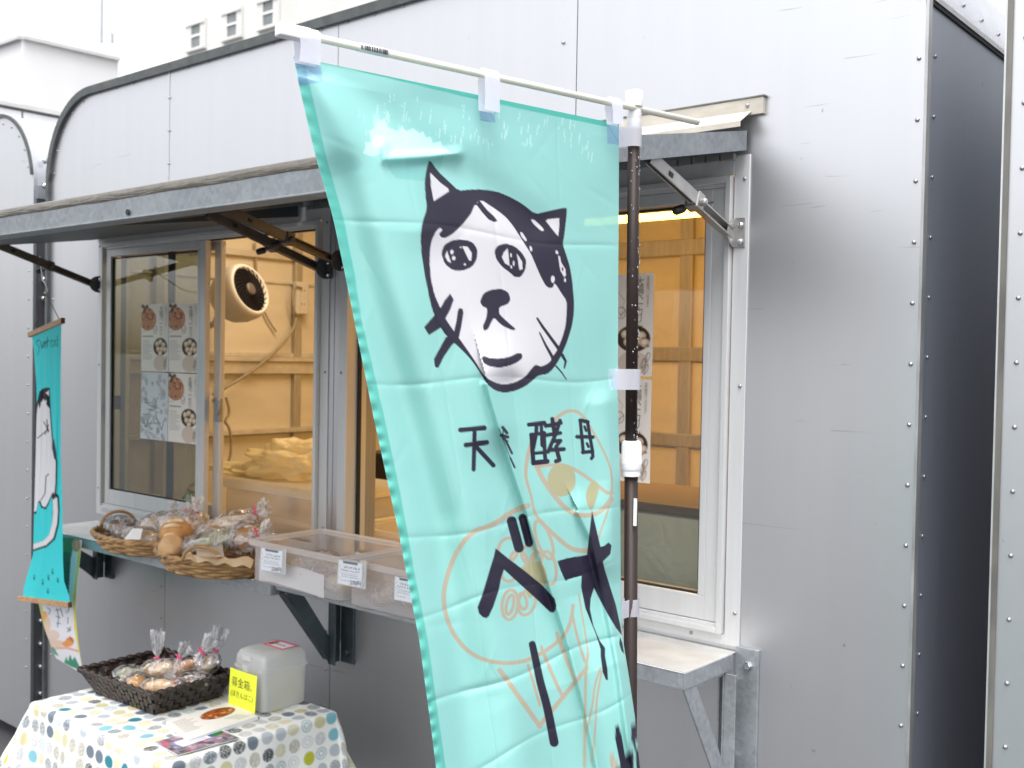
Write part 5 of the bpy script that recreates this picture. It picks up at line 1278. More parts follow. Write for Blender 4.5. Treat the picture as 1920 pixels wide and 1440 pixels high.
for c in ((168, 1268), (210, 1292), (238, 1268), (258, 1240), (284, 1282), (235, 1335)):
    T_.ell(Zt([c])[0], (1.7, 3.4), (18, 92, 100)); T_.ell(Zt([(c[0] - 3, c[1] - 14)])[0], (.8, 1.5), (18, 92, 100)); T_.ell(Zt([(c[0] + 4, c[1] - 14)])[0], (.8, 1.5), (18, 92, 100))
for L in ([(194, 98), (180, 104), (178, 116), (191, 128), (192, 152), (184, 172)], [(200, 104), (204, 140), (209, 122), (212, 136), (214, 104)], [(216, 120), (222, 116), (220, 104), (216, 116), (220, 136)], [(226, 118), (230, 112), (228, 102), (224, 114), (228, 134)], [(233, 84), (234, 132)], [(229, 104), (240, 102)], [(259, 98), (250, 102), (250, 128), (260, 130)], [(272, 104), (265, 102), (264, 128), (272, 126)], [(272, 100), (275, 130)], [(282, 76), (283, 130)], [(277, 98), (288, 96)]): T_.line(Zt(L), 1.15, (16, 78, 90))
fill_sheet('cloth', Pt, T_.rgb(), PRTAP, tap)
mid = tpL * .5 + tpR * .5
hk = onX(93, 552, mid[0]); hk = np.array([mid[0] + .0, mid[1], mid[2] + .115])
MB().tube([tpL * .88 + tpR * .12 + np.array([0, 0, .009]), hk], .0013, 5).tube([tpL * .1 + tpR * .9 + np.array([0, 0, .009]), hk], .0013, 5).build('cord', STRING, tap)
hookp = [hk + np.array([.012 * math.sin(t) , 0, .014 - .014 * math.cos(t)]) for t in np.linspace(-.8, 2.6, 12)]
sy = -.22
hookp += [np.array([hk[0] * .5 - 3.665 * .5, hk[1] * .5 + sy * .5, hk[2] + .05]), np.array([-3.665 + .006, sy, 1.902]), np.array([-3.665, sy, 1.925]), np.array([-3.678, sy, 1.915])]
MB().tube(hookp, .0022, 6).build('hook', STEEL, tap, smooth=True)

# curling poster taped to the shelf front under the tapestry
cp = thing('curled_poster', 'curling green and yellow illustrated poster hanging from the shelf front', 'poster', tuple(onY(130, 1250, -.235)))
PLft = [(1000, 72), (1100, 70), (1135, 73), (1175, 82), (1215, 97), (1236, 106)]; PRgt = [(1013, 154), (1060, 149), (1100, 144), (1140, 141), (1180, 144), (1220, 149), (1262, 156)]
bt3 = np.linspace(0, 1, 150); at3 = np.linspace(0, 1, 60); rows = []
for b in bt3:
    vl_, vr_ = 1002 + 232 * b, 1013 + 252 * b
    l_ = onY(interp(PLft, vl_), vl_, -.232 - .0 * b + .03 * b * b); r__ = onY(interp(PRgt, vr_), vr_, -.233 - .055 * math.sin(b * 2.6)); rows.append(l_ * (1 - at3[:, None]) + r__ * at3[:, None])
Pp = np.array(rows); U3, V3 = project(Pp)
Q_ = Art(U3, V3, (240, 238, 244), .6)
Zp = lambda L: [(x / 4.5, 980 + y / 4.5) for x, y in L]
Q_.poly(Zp([(300, 90), (640, 120), (590, 330), (560, 640), (300, 640)]), (42, 146, 104)); Q_.poly(Zp([(530, 240), (600, 260), (575, 640), (500, 640)]), (28, 110, 92))
Q_.ell(Zp([(645, 190)])[0], (8, 13), (222, 176, 150)); Q_.ell(Zp([(645, 190)])[0], (5, 10), (196, 128, 108), ring=1.4)
Q_.poly(Zp([(660, 240), (690, 200), (650, 480), (640, 700), (665, 900), (690, 1200), (655, 1060), (625, 900), (612, 650), (640, 430)]), (232, 222, 96))
Q_.poly(Zp([(320, 690), (350, 690), (400, 900), (470, 1110), (440, 1080), (370, 900)]), (196, 214, 120)); Q_.poly(Zp([(400, 960), (430, 1010), (500, 1130), (440, 1100)]), (96, 170, 140))
for c, r, k in (((375, 785), (6, 9), (240, 180, 110)), ((400, 860), (6, 14), (240, 210, 180)), ((440, 950), (14, 10), (236, 214, 196)), ((470, 1020), (16, 7), (236, 206, 184)), ((590, 1000), (8, 8), (230, 140, 70)), ((570, 1020), (10, 6), (236, 160, 90))): Q_.ell(Zp([c])[0], r, k)
Q_.line(Zp([(470, 1060), (560, 1055), (660, 1085)]), 4, (236, 176, 140))
Q_.poly(Zp([(540, 1180), (560, 1130), (575, 1170), (590, 1110), (610, 1160), (630, 1130), (660, 1190), (690, 1250), (600, 1215)]), (64, 150, 116))
for k, ch in enumerate(range(9)): y = 340 + 34 * k; Q_.line(Zp([(556 + 2 * (k % 2), y), (584, y + 6), (562, y + 18)]), 1.6, (22, 66, 60))
for L in ([(400, 720), (425, 735), (412, 775)], [(480, 720), (495, 800), (485, 880)], [(470, 740), (505, 735)], [(474, 790), (508, 800)], [(478, 850), (510, 850)], [(510, 720), (530, 790)], [(560, 760), (580, 740), (575, 700)], [(575, 800), (572, 850)], [(565, 890), (598, 905), (570, 920), (596, 880)], [(590, 960), (610, 1000)]): Q_.line(Zp(L), 1.4, (60, 62, 84))
fill_sheet('sheet', Pp, Q_.rgb(), PRPAPER, cp)

# =================================================================== FOOD ON THE COUNTER
def wicker_basket(label, cx, cy, z0, z1, a, b, handles, seed):
    T = thing('wicker_basket', label, 'basket', (cx, cy, z0), 'oval wicker bread baskets')
    n = 72; th = np.linspace(0, 2 * math.pi, n, endpoint=False); NS = 24
    for r in range(5):
        q = r / 4; z = z0 + .006 + (z1 - z0 - .012) * q; k = .80 + .18 * q
        wv = np.cos(th * NS / 2 + (r % 2) * math.pi) * .005
        pts = [(cx + (a * k + wv[i]) * math.cos(th[i]), cy + (b * k + wv[i]) * math.sin(th[i]), z + .0012 * math.sin(th[i] * 5 + seed + r)) for i in range(n)]
        MB().tube(pts, .0055, 6, closed=True).build('weave_strand', WICK, T, smooth=True)
    st = MB()
    for i in range(NS):
        t = 2 * math.pi * i / NS
        st.bar((cx + a * .79 * math.cos(t), cy + b * .79 * math.sin(t), z0 + .001), (cx + a * 1.0 * math.cos(t), cy + b * 1.0 * math.sin(t), z1), .007, .003, (math.cos(t), math.sin(t), 0))
    st.build('stakes', WICK, T, kind='stuff')
    for ph in (0, math.pi):
        pts = [(cx + (a + .004 * math.cos(th[i] * 18 + ph)) * math.cos(th[i]), cy + (b + .004 * math.cos(th[i] * 18 + ph)) * math.sin(th[i]), z1 + .004 * math.sin(th[i] * 18 + ph)) for i in range(n)]
        MB().tube(pts, .0058, 6, closed=True).build('rim', WICK, T, smooth=True)
    V = [(cx, cy, z0 + .004)] + [(cx + a * .8 * math.cos(t), cy + b * .8 * math.sin(t), z0 + .004) for t in th]
    MB().add(V + [(v[0], v[1], z0) for v in V], [(0, i + 1, (i + 1) % n + 1) for i in range(n)] + [(n + 1, n + 1 + (i + 1) % n + 1, n + 1 + i + 1) for i in range(n)]).build('bottom', WICK, T)
    for an in handles:
        pts = []
        for t in np.linspace(0, math.pi, 14):
            w_ = .055 * math.cos(t); e = np.array([math.cos(an), math.sin(an)]); p_ = np.array([-e[1], e[0]])
            o_ = np.array([cx + a * math.cos(an), cy + b * math.sin(an)]) + p_ * w_ + e * (.006 * math.sin(t)); pts.append((o_[0], o_[1], z1 + .045 * math.sin(t)))
        MB().tube(pts, .0052, 7).build('handle', WICK, T, smooth=True)
    return T
wicker_basket('oval pale wicker basket of wrapped bread nearest the turquoise tapestry', -3.02, -.195, .9795, 1.028, .215, .125, (math.pi * .92,), 1)
wicker_basket('oval pale wicker basket of wrapped bread beside the frosted bin', -2.60, -.225, .9795, 1.030, .205, .135, (-math.pi * .32,), 2)

def bagged(name, label, group, c, size, rot, m, seed, tie=True, tail=(0, 0, 1), wrap=CLEARW, tl=.05):
    """a piece of baking in a clear bag gathered at one end"""
    T = thing(name, label, 'bagged bread', c, group)
    V, F = blob((0, 0, 0), tuple(s * .78 for s in size), seed, .16, 2.2, 3); Rm = Matrix.Rotation(rot[2], 3, 'Z') @ Matrix.Rotation(rot[1], 3, 'Y') @ Matrix.Rotation(rot[0], 3, 'X')
    C3 = Vector(c)
    MB().add([Rm @ Vector(v) + C3 for v in V], F).build('bread', m, T, smooth=True)
    V, F = crumple((0, 0, 0), tuple(s * 1.06 for s in size), seed + 3, 0, 4, .16)
    MB().add([Rm @ Vector(v) + C3 for v in V], F).build('bag', wrap, T, smooth=True)
    if tie:
        r = random.Random(seed); base = Rm @ Vector((size[0] * .9, 0, size[2] * .2)) + C3; td = Vector(tail).normalized()
        neck = base + td * .014
        ax = td.cross(Vector((.3, .8, .1))).normalized(); ay = td.cross(ax)
        rows = []
        nn = 22
        for k, (h, rr) in enumerate(((-.02, .024), (0.0, .006), (.006, .005), (.018, .013), (.032, .019), (tl, .024))):
            row = []
            for i in range(nn):
                t = 2 * math.pi * i / (nn - 1); q = rr * (1 + (.55 if k > 2 else .2) * (-1 if i % 2 else 1) * r.uniform(.4, 1)); row.append(tuple(neck + td * (h + (r.uniform(-.006, .006) if k > 3 else 0)) + ax * q * math.cos(t) + ay * q * math.sin(t) * .6))
            rows.append(row)
        MB().grid(rows).build('bag_neck', wrap, T, smooth=False)
        MB().tube([tuple(neck + td * .003 + (ax * math.cos(t) + ay * math.sin(t)) * .0065) for t in np.linspace(0, 6.3, 14)], .0025, 5).bar(neck + td * .003, neck + td * .001 + ax * .024 + ay * .004, .007, .0015).build('tie', PINK, T)
    return T
def loaf(label, c, size, rz, m, seed, slashes=3, tilt=0.0, group=None):
    T = thing('bread_roll', label, 'bread', c, group); R = Matrix.Rotation(rz, 3, 'Z') @ Matrix.Rotation(tilt, 3, 'X'); C3 = Vector(c)
    V, F = blob((0, 0, 0), size, seed, .07, 2.0, 4); MB().add([R @ Vector(v) + C3 for v in V], F).build('crust', m, T, smooth=True)
    for k in range(slashes):
        y = (k - (slashes - 1) / 2) * size[1] * .55; w_ = math.sqrt(max(.05, 1 - (y / size[1]) ** 2))
        pts = [tuple(R @ Vector((size[0] * w_ * q * .75, y + .004 * math.sin(q * 2), size[2] * (1.03 * math.sqrt(max(.04, 1 - (y / size[1]) ** 2 - (w_ * q * .75) ** 2))))) + C3) for q in np.linspace(-.8, .8, 7)]
        MB().tube(pts, .006, 6, rs=[.001, .004, .006, .0065, .006, .004, .001]).build('slash', BREADL, T, smooth=True)
    return T
BG = 'wrapped breads in the wicker baskets'
def onz(u, v, z): return tuple(onZ(u, v, z))
# left basket
bagged('bagged_bread', 'bagged dark bread lying at the left end of the left wicker basket', BG, (-3.12, -.20, 1.035), (.07, .05, .030), (.1, .3, .5), CHOC, 11, False)
bagged('bagged_bread', 'bagged bread with a pink tie in the left wicker basket', BG, (-3.03, -.15, 1.052), (.06, .045, .034), (0, -.3, .9), BREADL, 12, True, (.1, .1, 1), tl=.035)
bagged('bagged_bread', 'bagged pale bread heaped in the middle of the left wicker basket', BG, (-2.94, -.14, 1.058), (.07, .055, .042), (0, -.4, .3), BREADL, 13, True, (.5, -.1, 1))
bagged('bagged_bread', 'bagged brown bread low at the front of the left wicker basket', BG, (-2.93, -.25, 1.035), (.075, .045, .028), (0, .1, .2), BREADL, 14, False)
bagged('bagged_bread', 'bagged bread with a crinkled top at the right end of the left wicker basket', BG, (-2.85, -.13, 1.062), (.06, .05, .045), (0, -.5, -.4), BREADL, 15, True, (-.3, .3, 1))
k_ = onZ(257, 1003, 1.05)
cardp = [onZ(233, 1011, 1.043), onZ(262, 1012, 1.043), onZ(267, 992, 1.070), onZ(248, 991, 1.070)]
tag(MB().prism(cardp, (0, .0012, .0008)).build('price_card', WCARD), 'blank white card leaning on bread in the left wicker basket', 'card')
tag(MB().prism([onZ(253, 1012, 1.03), onZ(288, 1010, 1.031), onZ(264, 1026, 1.015)], (0, .001, .0008)).build('paper_corner', PAPER), 'corner of baking paper poking over the rim of the left wicker basket', 'paper')
# right basket
loaf('round golden roll with ridged top at the left end of the right wicker basket', onz(331, 1001, 1.075), (.050, .040, .040), .5, BREAD, 21, 4, .5, BG)
loaf('smooth pale bun below the ridged golden roll in the right wicker basket', onz(322, 1026, 1.05), (.046, .036, .034), -.4, mat('pale_bun', (.66, .40, .19), .6, 0, 7, .2, bump=.2, bscale=40), 22, 0, 0, BG)
bagged('bagged_bread', 'long bagged roll on top of the heap in the right wicker basket', BG, (-2.61, -.18, 1.095), (.10, .042, .036), (0, -.35, .55), BREADL, 23, True, (.8, .1, .5))
bagged('bagged_bread', 'bagged green flecked bread in the middle of the right wicker basket', BG, (-2.565, -.25, 1.068), (.085, .042, .034), (0, -.3, .9), BREADG, 24, False)
bagged('bagged_bread', 'bagged bread with a brown swirl in the right wicker basket', BG, (-2.49, -.19, 1.080), (.065, .05, .045), (.3, 0, -.3), BREAD, 25, True, (.9, .2, .5))
bagged('bagged_bread', 'small bagged bun at the front of the right wicker basket', BG, (-2.63, -.29, 1.045), (.06, .035, .032), (0, -.3, .7), BREAD, 26, False)
bagged('bagged_bread', 'bagged bread half hidden behind the frosted bin', BG, (-2.44, -.16, 1.06), (.075, .05, .035), (0, 0, .2), BREAD, 27, False)
tag(MB().grid([[tuple(np.array(onZ(370 + 50 * s - 6 * t, 1044 - 42 * t + 26 * abs(s - .45) * t, 1.052 + .02 * t)) + np.array([0, .01 * math.sin(9 * s) * t, 0])) for s in np.linspace(0, 1, 12)] for t in np.linspace(0, 1, 10)]).build('baking_paper', PAPER, smooth=True), 'pointed sheet of baking paper standing up in the right wicker basket', 'paper')
tag(MB().grid([[tuple(np.array(onZ(345 + 125 * s, 1050 + 14 * s - 16 * t, 1.036 + .016 * t)) + np.array([0, .012 * math.sin(13 * s + 2 * t) * t, 0.004 * math.sin(23 * s)])) for s in np.linspace(0, 1, 24)] for t in np.linspace(0, 1, 8)]).build('baking_paper', KRAFT, smooth=True), 'brown paper lining along the front rim of the right wicker basket', 'paper')

# frosted bins full of wrapped cookies
BZ = .9975
b1 = tub('frosted_bin', 'frosted plastic bin with the 220 price card beside the wicker basket', 'bin', -2.328, -1.955, -.312, -.056, BZ, 1.112, FROST, None, rc=.014, group='frosted bins on the counter')
b2 = tub('frosted_bin', 'frosted plastic bin with two price cards partly behind the banner', 'bin', -1.945, -1.59, -.312, -.056, BZ, 1.112, FROST, None, rc=.014, group='frosted bins on the counter')
BGc = 'wrapped biscuits in the frosted bins'
r_ = random.Random(4)
for bi, (x0, x1) in enumerate(((-2.28, -1.985), (-1.915, -1.62))):
    for k in range(6):
        fx = (k % 3 + .5) / 3; fy = (k // 3 + .5) / 2
        c = (x0 + (x1 - x0) * fx + r_.uniform(-.01, .01), -.295 + .22 * fy, BZ + .034 + .006 * (k % 2))
        lab = '%s wrapped biscuit in the %s of the %s' % (('dark', 'pale')[(k + bi) % 2], ('left front', 'middle front', 'right front', 'left back', 'middle back', 'right back')[k], ('bin with the 220 card', 'bin nearest the banner')[bi])
        bagged('wrapped_biscuit', lab, BGc, c, (.050, .045, .028), (r_.uniform(-.3, .3), r_.uniform(-.3, .3), r_.uniform(0, 3)), (CHOC if bi == 0 and k % 2 else BREADL), 40 + bi * 10 + k, k == 2 and bi == 0, (.1, .1, 1))
for bi, (x0, x1) in enumerate(((-2.295, -2.03),)):
    tag(MB().grid([[(x0 + (x1 - x0) * s, -.294 + .003 * math.sin(11 * s), BZ + .006 + .058 * t + .004 * math.sin(5 * s)) for s in np.linspace(0, 1, 16)] for t in np.linspace(0, 1, 5)]).build('paper_lining', WCARD, smooth=True), 'white paper lining inside the front of the bin with the 220 card', 'paper')

def price_card(label, u0, u1, v0, v1, y, price, seed, tilt=(0, 0)):
    a, b = onY(u0, v0 + tilt[0], y), onY(u1, v0 + tilt[1], y); c = onY(u0, v1, y)
    T = thing('price_card', label, 'price card', tuple((a + b) / 2), 'price cards clipped on the bins')
    ex = b - a; wd = np.linalg.norm(ex); ex /= wd; ht = a[2] - c[2]; ey = np.array([0, .05, 1.0]); ey -= ex * ey.dot(ex); ey /= np.linalg.norm(ey); en = np.cross(ex, ey)
    q = lambda x, h, d=0: a + ex * wd * x - ey * ht * h + en * d
    MB().prism([q(0, 0), q(1, 0), q(1, 1), q(0, 1)], -en * .002).build('holder', mat('clear_holder%d' % seed, (.62, .63, .66), .15, 0, 40, .05), T)
    MB().prism([q(.86, -.10, -.002), q(1.10, -.10, -.002), q(1.10, 1.02, -.002), q(.86, 1.02, -.002)], -en * .001).build('clip', FROST2, T)
    U_, V_ = np.meshgrid(np.linspace(0, 60, 80), np.linspace(0, 66, 88)); A_ = Art(U_, V_, (238, 240, 246), .5); r = random.Random(seed)
    A_.poly([(10, 0), (50, 0), (48, 7), (12, 7)], (120, 124, 132))
    def glyphs(x0, x1, y, h, col, w_):
        x = x0
        while x < x1:
            g = h * r.uniform(.7, 1)
            for k in range(3):
                p = [(x + r.uniform(0, g * .8), y + r.uniform(-h / 2, h / 2)), (x + r.uniform(0, g * .8), y + r.uniform(-h / 2, h / 2))]; A_.line(p, w_, col)
            x += h * 1.0
    glyphs(14, 54, 17, 6, (56, 58, 70), 1.1); glyphs(6, 54, 26, 5, (70, 72, 86), .9); A_.line([(6, 33), (54, 33)], .5, (150, 154, 166)); glyphs(8, 50, 38, 3.4, (110, 112, 126), .6); glyphs(6, 54, 44, 3.4, (110, 112, 126), .6); glyphs(6, 28, 55, 4, (120, 122, 134), .6)
    for yy in (14, 30, 46): A_.line([(3, yy), (3.5, yy + 6)], .7, (140, 143, 155))
    G__ = np.array([[q(x, h, .0004) for x in np.linspace(.04, .96, 80)] for h in np.linspace(.03, .97, 88)])
    fill_sheet('card', G__, A_.rgb(), PRPAPER, T)
    text_mesh(price, ht * .24, q(.52, .93, .0008), ex, ey, INK, T, fit=wd * .42)
    return T
price_card('price card reading 220 on the left frosted bin', 489, 531, 1028, 1068, -.325, '220円', 3, (-2, 5))
price_card('price card reading 270 between the two frosted bins', 634, 681, 1050, 1094, -.330, '270円', 5, (-2, 6))
price_card('price card cut off by the mint banner edge', 740, 785, 1082, 1124, -.326, '', 8, (-2, 6))

# =================================================================== SMALL TABLE
TX0, TX1, TY0, TY1, TZ = -2.66, -2.052, -.715, -.245, .70
tbl = thing('folding_table', 'small folding table hidden under the dotted cloth in front of the trailer', 'table', ((TX0 + TX1) / 2, (TY0 + TY1) / 2, 0))
MB().box((TX0, TY0, TZ - .03), (TX1, TY1, TZ - .004)).build('tabletop', WOOD, tbl, bevel=.006)
for x in (TX0 + .05, TX1 - .05):
    for y in (TY0 + .05, TY1 - .05): MB().tube([(x, y, 0), (x, y, TZ - .031)], .012, 8).build('leg', STEEL, tbl, smooth=True)
OV = .34; step_ = .0026
ss = np.arange(TX0 - OV, TX1 + OV, step_); tt = np.arange(TY0 - OV, TY1 + OV, step_)
S_, T__ = np.meshgrid(ss, tt)
nx_, ny_ = np.clip(S_, TX0, TX1), np.clip(T__, TY0, TY1); dx_, dy_ = S_ - nx_, T__ - ny_; dd = np.hypot(dx_, dy_)
ux, uy = dx_ / np.maximum(dd, 1e-6), dy_ / np.maximum(dd, 1e-6)
R0 = .012
ang = np.clip(dd / R0, 0, math.pi / 2); over = np.maximum(0, dd - R0 * math.pi / 2)
corner = np.abs(ux * uy) * 2
peri = np.where(np.abs(ux) > np.abs(uy), T__, S_)
wave = (np.sin(peri * 23 + 1) * .010 + np.sin(peri * 51) * .004) * np.clip(over / .15, 0, 1)
flare = .10 + .20 * corner + .16 * np.clip(-ux, 0, 1)
out = R0 * np.sin(ang) + over * flare + wave
PX, PY = nx_ + ux * out, ny_ + uy * out
wr_ = .0012 * np.sin(S_ * 40 + T__ * 13) * np.sin(T__ * 31) + .0008 * np.sin(S_ * 83 - T__ * 60)
PZ = TZ + .001 - R0 * (1 - np.cos(ang)) - over * np.sqrt(np.maximum(.2, 1 - flare ** 2)) + wr_ * (dd < 1e-6)
PZ = np.maximum(PZ, .02)
PY = np.where(PY > -.02, -.02 + 0 * PY, PY)
# dotted print in rows
Lc = .0395
ci, cj = np.floor(S_ / Lc), np.floor(T__ / Lc); off_ = 0
cl = {}
rc = random.Random(21)
pal = [((112, 124, 136), 0), ((112, 124, 136), 1), ((150, 154, 158), 1), ((196, 196, 198), 1), ((205, 198, 158), 0), ((208, 202, 170), 1), ((54, 132, 146), 0), ((186, 186, 58), 0), ((150, 180, 190), 2), ((128, 184, 196), 0), ((60, 66, 72), 1), ((205, 205, 208), 2), ((176, 172, 160), 1), ((222, 214, 170), 1), ((184, 190, 196), 0)]
fx_, fy_ = S_ / Lc - ci - .5, T__ / Lc - cj - .5
Cc = np.tile(lin((236, 236, 232)), S_.shape + (1,))
key = ((ci - ci.min()) * 1000 + (cj - cj.min())).astype(int)
uq, inv = np.unique(key, return_inverse=True); inv = inv.reshape(key.shape)
sel = np.array([rc.choices(range(len(pal)), (5, 5, 6, 6, 4, 5, 1.6, 1.6, 4, 2.5, 3, 6, 5, 5, 5))[0] for _ in uq]); jx = np.array([rc.uniform(-.06, .06) for _ in uq]); jy = np.array([rc.uniform(-.06, .06) for _ in uq]); el = np.array([rc.uniform(.9, 1.1) for _ in uq])
rad = np.hypot((fx_ - jx[inv]) * el[inv], (fy_ - jy[inv]) / el[inv])
colr = lin(np.array([p[0] for p in pal]))[sel][inv]; sty = np.array([p[1] for p in pal])[sel][inv]
rgn = np.random.default_rng(9)
nb = 1
speck = np.sin(S_ * 1900 + np.sin(T__ * 1100) * 3) * np.sin(T__ * 2100 + np.sin(S_ * 900) * 3)
al = np.clip((.41 - rad) / .07 + .5, 0, 1)
al = np.where(sty == 1, al * (.55 + .4 * (speck > -.15)), al)
al = np.where(sty == 2, al * (.35 + .65 * np.clip((np.abs(rad - .27) - .07) / .04, 0, 1)) * np.clip((rad - .10) / .05, 0.0, 1), al)
Cc = Cc * (1 - al[..., None]) + colr * al[..., None]
cloth = fill_sheet('tablecloth', np.stack([PX, PY, PZ], -1), Cc, PRTABLE)
tag(cloth, 'white tablecloth with grey, teal and lime dots draped over the small table', 'tablecloth')

# brown woven basket of wrapped cookies
bbk = thing('woven_basket', 'dark brown woven tray basket of wrapped cookies on the dotted tablecloth', 'basket', (-2.478, -.47, TZ))
top4 = [np.array(p) for p in ((-2.640, -.606, .762), (-2.318, -.590, .762), (-2.318, -.350, .762), (-2.648, -.352, .762))]
bot4 = [np.array(p) for p in ((-2.605, -.578, .704), (-2.345, -.566, .704), (-2.345, -.378, .704), (-2.610, -.380, .704))]
NR = 4; side_n = (15, 11, 15, 11)
def side_pt(i, s, q, o):
    a, b = bot4[i] * (1 - q) + top4[i] * q, bot4[(i + 1) % 4] * (1 - q) + top4[(i + 1) % 4] * q
    d = b - a; nrm_ = np.array([d[1], -d[0], 0]); nrm_ /= np.linalg.norm(nrm_); return a * (1 - s) + b * s + nrm_ * o
for r in range(NR):
    q0, q1 = (r + .04) / NR, (r + .96) / NR
    for i in range(4):
        n = side_n[i]; o = MB(); lo, hi = [], []; m_ = n * 4
        for k in range(m_ + 1):
            s = k / m_; off = .0030 * math.copysign(abs(math.sin(math.pi * s * n)) ** .5, math.sin(math.pi * s * n)) * (1 if r % 2 else -1); lo.append(side_pt(i, s, q0, off)); hi.append(side_pt(i, s, q1, off))
        inn = [side_pt(i, k / m_, q0, -.0015 + .0030 * math.copysign(abs(math.sin(math.pi * k / m_ * n)) ** .5, math.sin(math.pi * k / m_ * n)) * (1 if r % 2 else -1)) for k in range(m_ + 1)]
        inh = [side_pt(i, k / m_, q1, -.0015 + .0030 * math.copysign(abs(math.sin(math.pi * k / m_ * n)) ** .5, math.sin(math.pi * k / m_ * n)) * (1 if r % 2 else -1)) for k in range(m_ + 1)]
        o.grid([inn, lo, hi, inh]); o.build('woven_strip', WICKD, bbk)
stk = MB()
for i in range(4):
    for k in range(side_n[i]):
        s = (k + .5) / side_n[i]; stk.bar(side_pt(i, s, 0, 0), side_pt(i, s, 1, 0), .012, .0012, tuple(side_pt(i, s, .5, 1) - side_pt(i, s, .5, 0)))
stk.build('stakes', WICKD, bbk, kind='stuff')
for i in range(4):
    pts = [side_pt(i, s, 1, .0025 * math.sin(s * 60)) + np.array([0, 0, .003 + .002 * math.cos(s * 60)]) for s in np.linspace(-.005, 1.005, 60)]
    MB().tube(pts, .0065, 6).build('rim', WICKD, bbk, smooth=True)
MB().add([tuple(p) for p in bot4] + [tuple(p + np.array([0, 0, .003])) for p in bot4], [(0, 1, 2, 3), (7, 6, 5, 4)] + [(i, (i + 1) % 4, 4 + (i + 1) % 4, 4 + i) for i in range(4)]).build('bottom', WICKD, bbk)
tag(MB().grid([[(-2.60 + .25 * s, -.57 + .19 * t, .712 + .012 * math.sin(7 * s + 3 * t)) for s in np.linspace(0, 1, 20)] for t in np.linspace(0, 1, 14)]).build('basket_liner', PAPER, smooth=True), 'crinkled paper liner lying in the dark brown basket', 'paper')
CG = 'wrapped cookies in the dark brown basket'
cookies = [('upright wrapped cookie with a clear twisted top at the left of the dark basket', (-2.545, -.45, .748), (.045, .032, .026), (0, -.5, -.2), BREADL, 61, True, (-.1, .05, 1), .075),
           ('flat herb cracker at the left end of the dark basket', (-2.575, -.49, .738), (.05, .045, .018), (0, .2, .3), BREADG, 62, False, (0, 0, 1), .05),
           ('wrapped golden cookie at the front of the dark basket', (-2.46, -.545, .748), (.038, .035, .030), (0, .1, .3), BREAD, 63, False, (0, 0, 1), .05),
           ('wrapped pale biscuit in the middle of the dark basket', (-2.48, -.46, .765), (.05, .032, .026), (0, -.3, .5), BREADL, 64, True, (.3, .2, .8), .04),
           ('long wrapped biscuit stick slanting across the dark basket', (-2.43, -.44, .772), (.07, .022, .022), (0, -.5, .5), BREAD, 65, True, (.5, .3, .9), .05),
           ('wrapped cookie with the tallest twisted top at the back of the dark basket', (-2.40, -.39, .775), (.05, .034, .030), (0, -.6, .3), BREADL, 66, True, (.25, .1, 1), .06),
           ('wrapped cookie with a pink tie along the front edge of the dark basket', (-2.40, -.52, .750), (.075, .030, .024), (0, -.15, .35), BREADL, 67, True, (-.9, -.1, .2), .04),
           ('wrapped biscuit at the right end of the dark basket', (-2.365, -.45, .752), (.05, .036, .026), (0, -.2, .8), CHOC, 68, False, (0, 0, 1), .05)]
for lab, c, sz, ro, m_, sd_, ti, tl_, ln in cookies: bagged('wrapped_cookie', lab, CG, c, sz, ro, m_, sd_, ti, tl_, CLEARW, ln)

# donation box
dn = thing('donation_box', 'clear plastic donation box with a pink framed coin slot and yellow note', 'donation box', (-2.21, -.315, TZ))
x0, x1, y0, y1 = -2.272, -2.148, -.386, -.246; zz = TZ + .004
def rbox(e, z, r=.014):
    a0, a1, b0, b1 = x0 + e, x1 - e, y0 + e, y1 - e; o = []
    for cx, cy, s in ((a1 - r, b1 - r, 0), (a0 + r, b1 - r, 90), (a0 + r, b0 + r, 180), (a1 - r, b0 + r, 270)):
        for k in range(5): an = math.radians(s + 22.5 * k); o.append((cx + r * math.cos(an), cy + r * math.sin(an), z))
    return o
def loopmesh(L, cap=None):
    n = len(L[0]); f = [(i * n + k, i * n + (k + 1) % n, (i + 1) * n + (k + 1) % n, (i + 1) * n + k) for i in range(len(L) - 1) for k in range(n)]
    if cap == 'bottom': f.append(tuple(range(n)))
    if cap == 'top': f.append(tuple((len(L) - 1) * n + k for k in range(n)))
    return MB().add(sum(L, []), f)
loopmesh([rbox(.006, zz), rbox(.003, zz + .004), rbox(.001, zz + .100)], 'bottom').build('body', FROST2, dn, angle=40)
loopmesh([rbox(.001, zz + .099), rbox(-.003, zz + .099), rbox(-.003, zz + .106), rbox(.0, zz + .106), rbox(.001, zz + .128), rbox(.006, zz + .140), rbox(.016, zz + .146), rbox(.03, zz + .147)], 'top').build('lid', FROST2, dn, angle=40)
MB().add([(x0 + .02, y1 - .012, zz + .006), (x1 - .012, y1 - .012, zz + .006), (x1 - .012, y1 - .012, zz + .095), (x0 + .02, y1 - .012, zz + .095)], [(0, 1, 2, 3)]).add([(x1 - .010, y0 + .03, zz + .006), (x1 - .010, y1 - .015, zz + .006), (x1 - .010, y1 - .015, zz + .094), (x1 - .010, y0 + .03, zz + .094)], [(0, 1, 2, 3)]).build('inner_paper', film('cream_paper', (1, .98, .9), .8, .5, (.84, .81, .68), .02, transl=True), dn)
xm_ = (x0 + x1) / 2 - .004
MB().box((xm_ - .017, y0 - .0045, zz + .122), (xm_ + .017, y0 - .0005, zz + .135)).box((xm_ - .010, y0 - .009, zz + .076), (xm_ + .010, y0 - .0035, zz + .112)).box((xm_ - .005, y0 - .011, zz + .079), (xm_ + .005, y0 - .0091, zz + .094)).build('latch', FROST2, dn, bevel=.002)
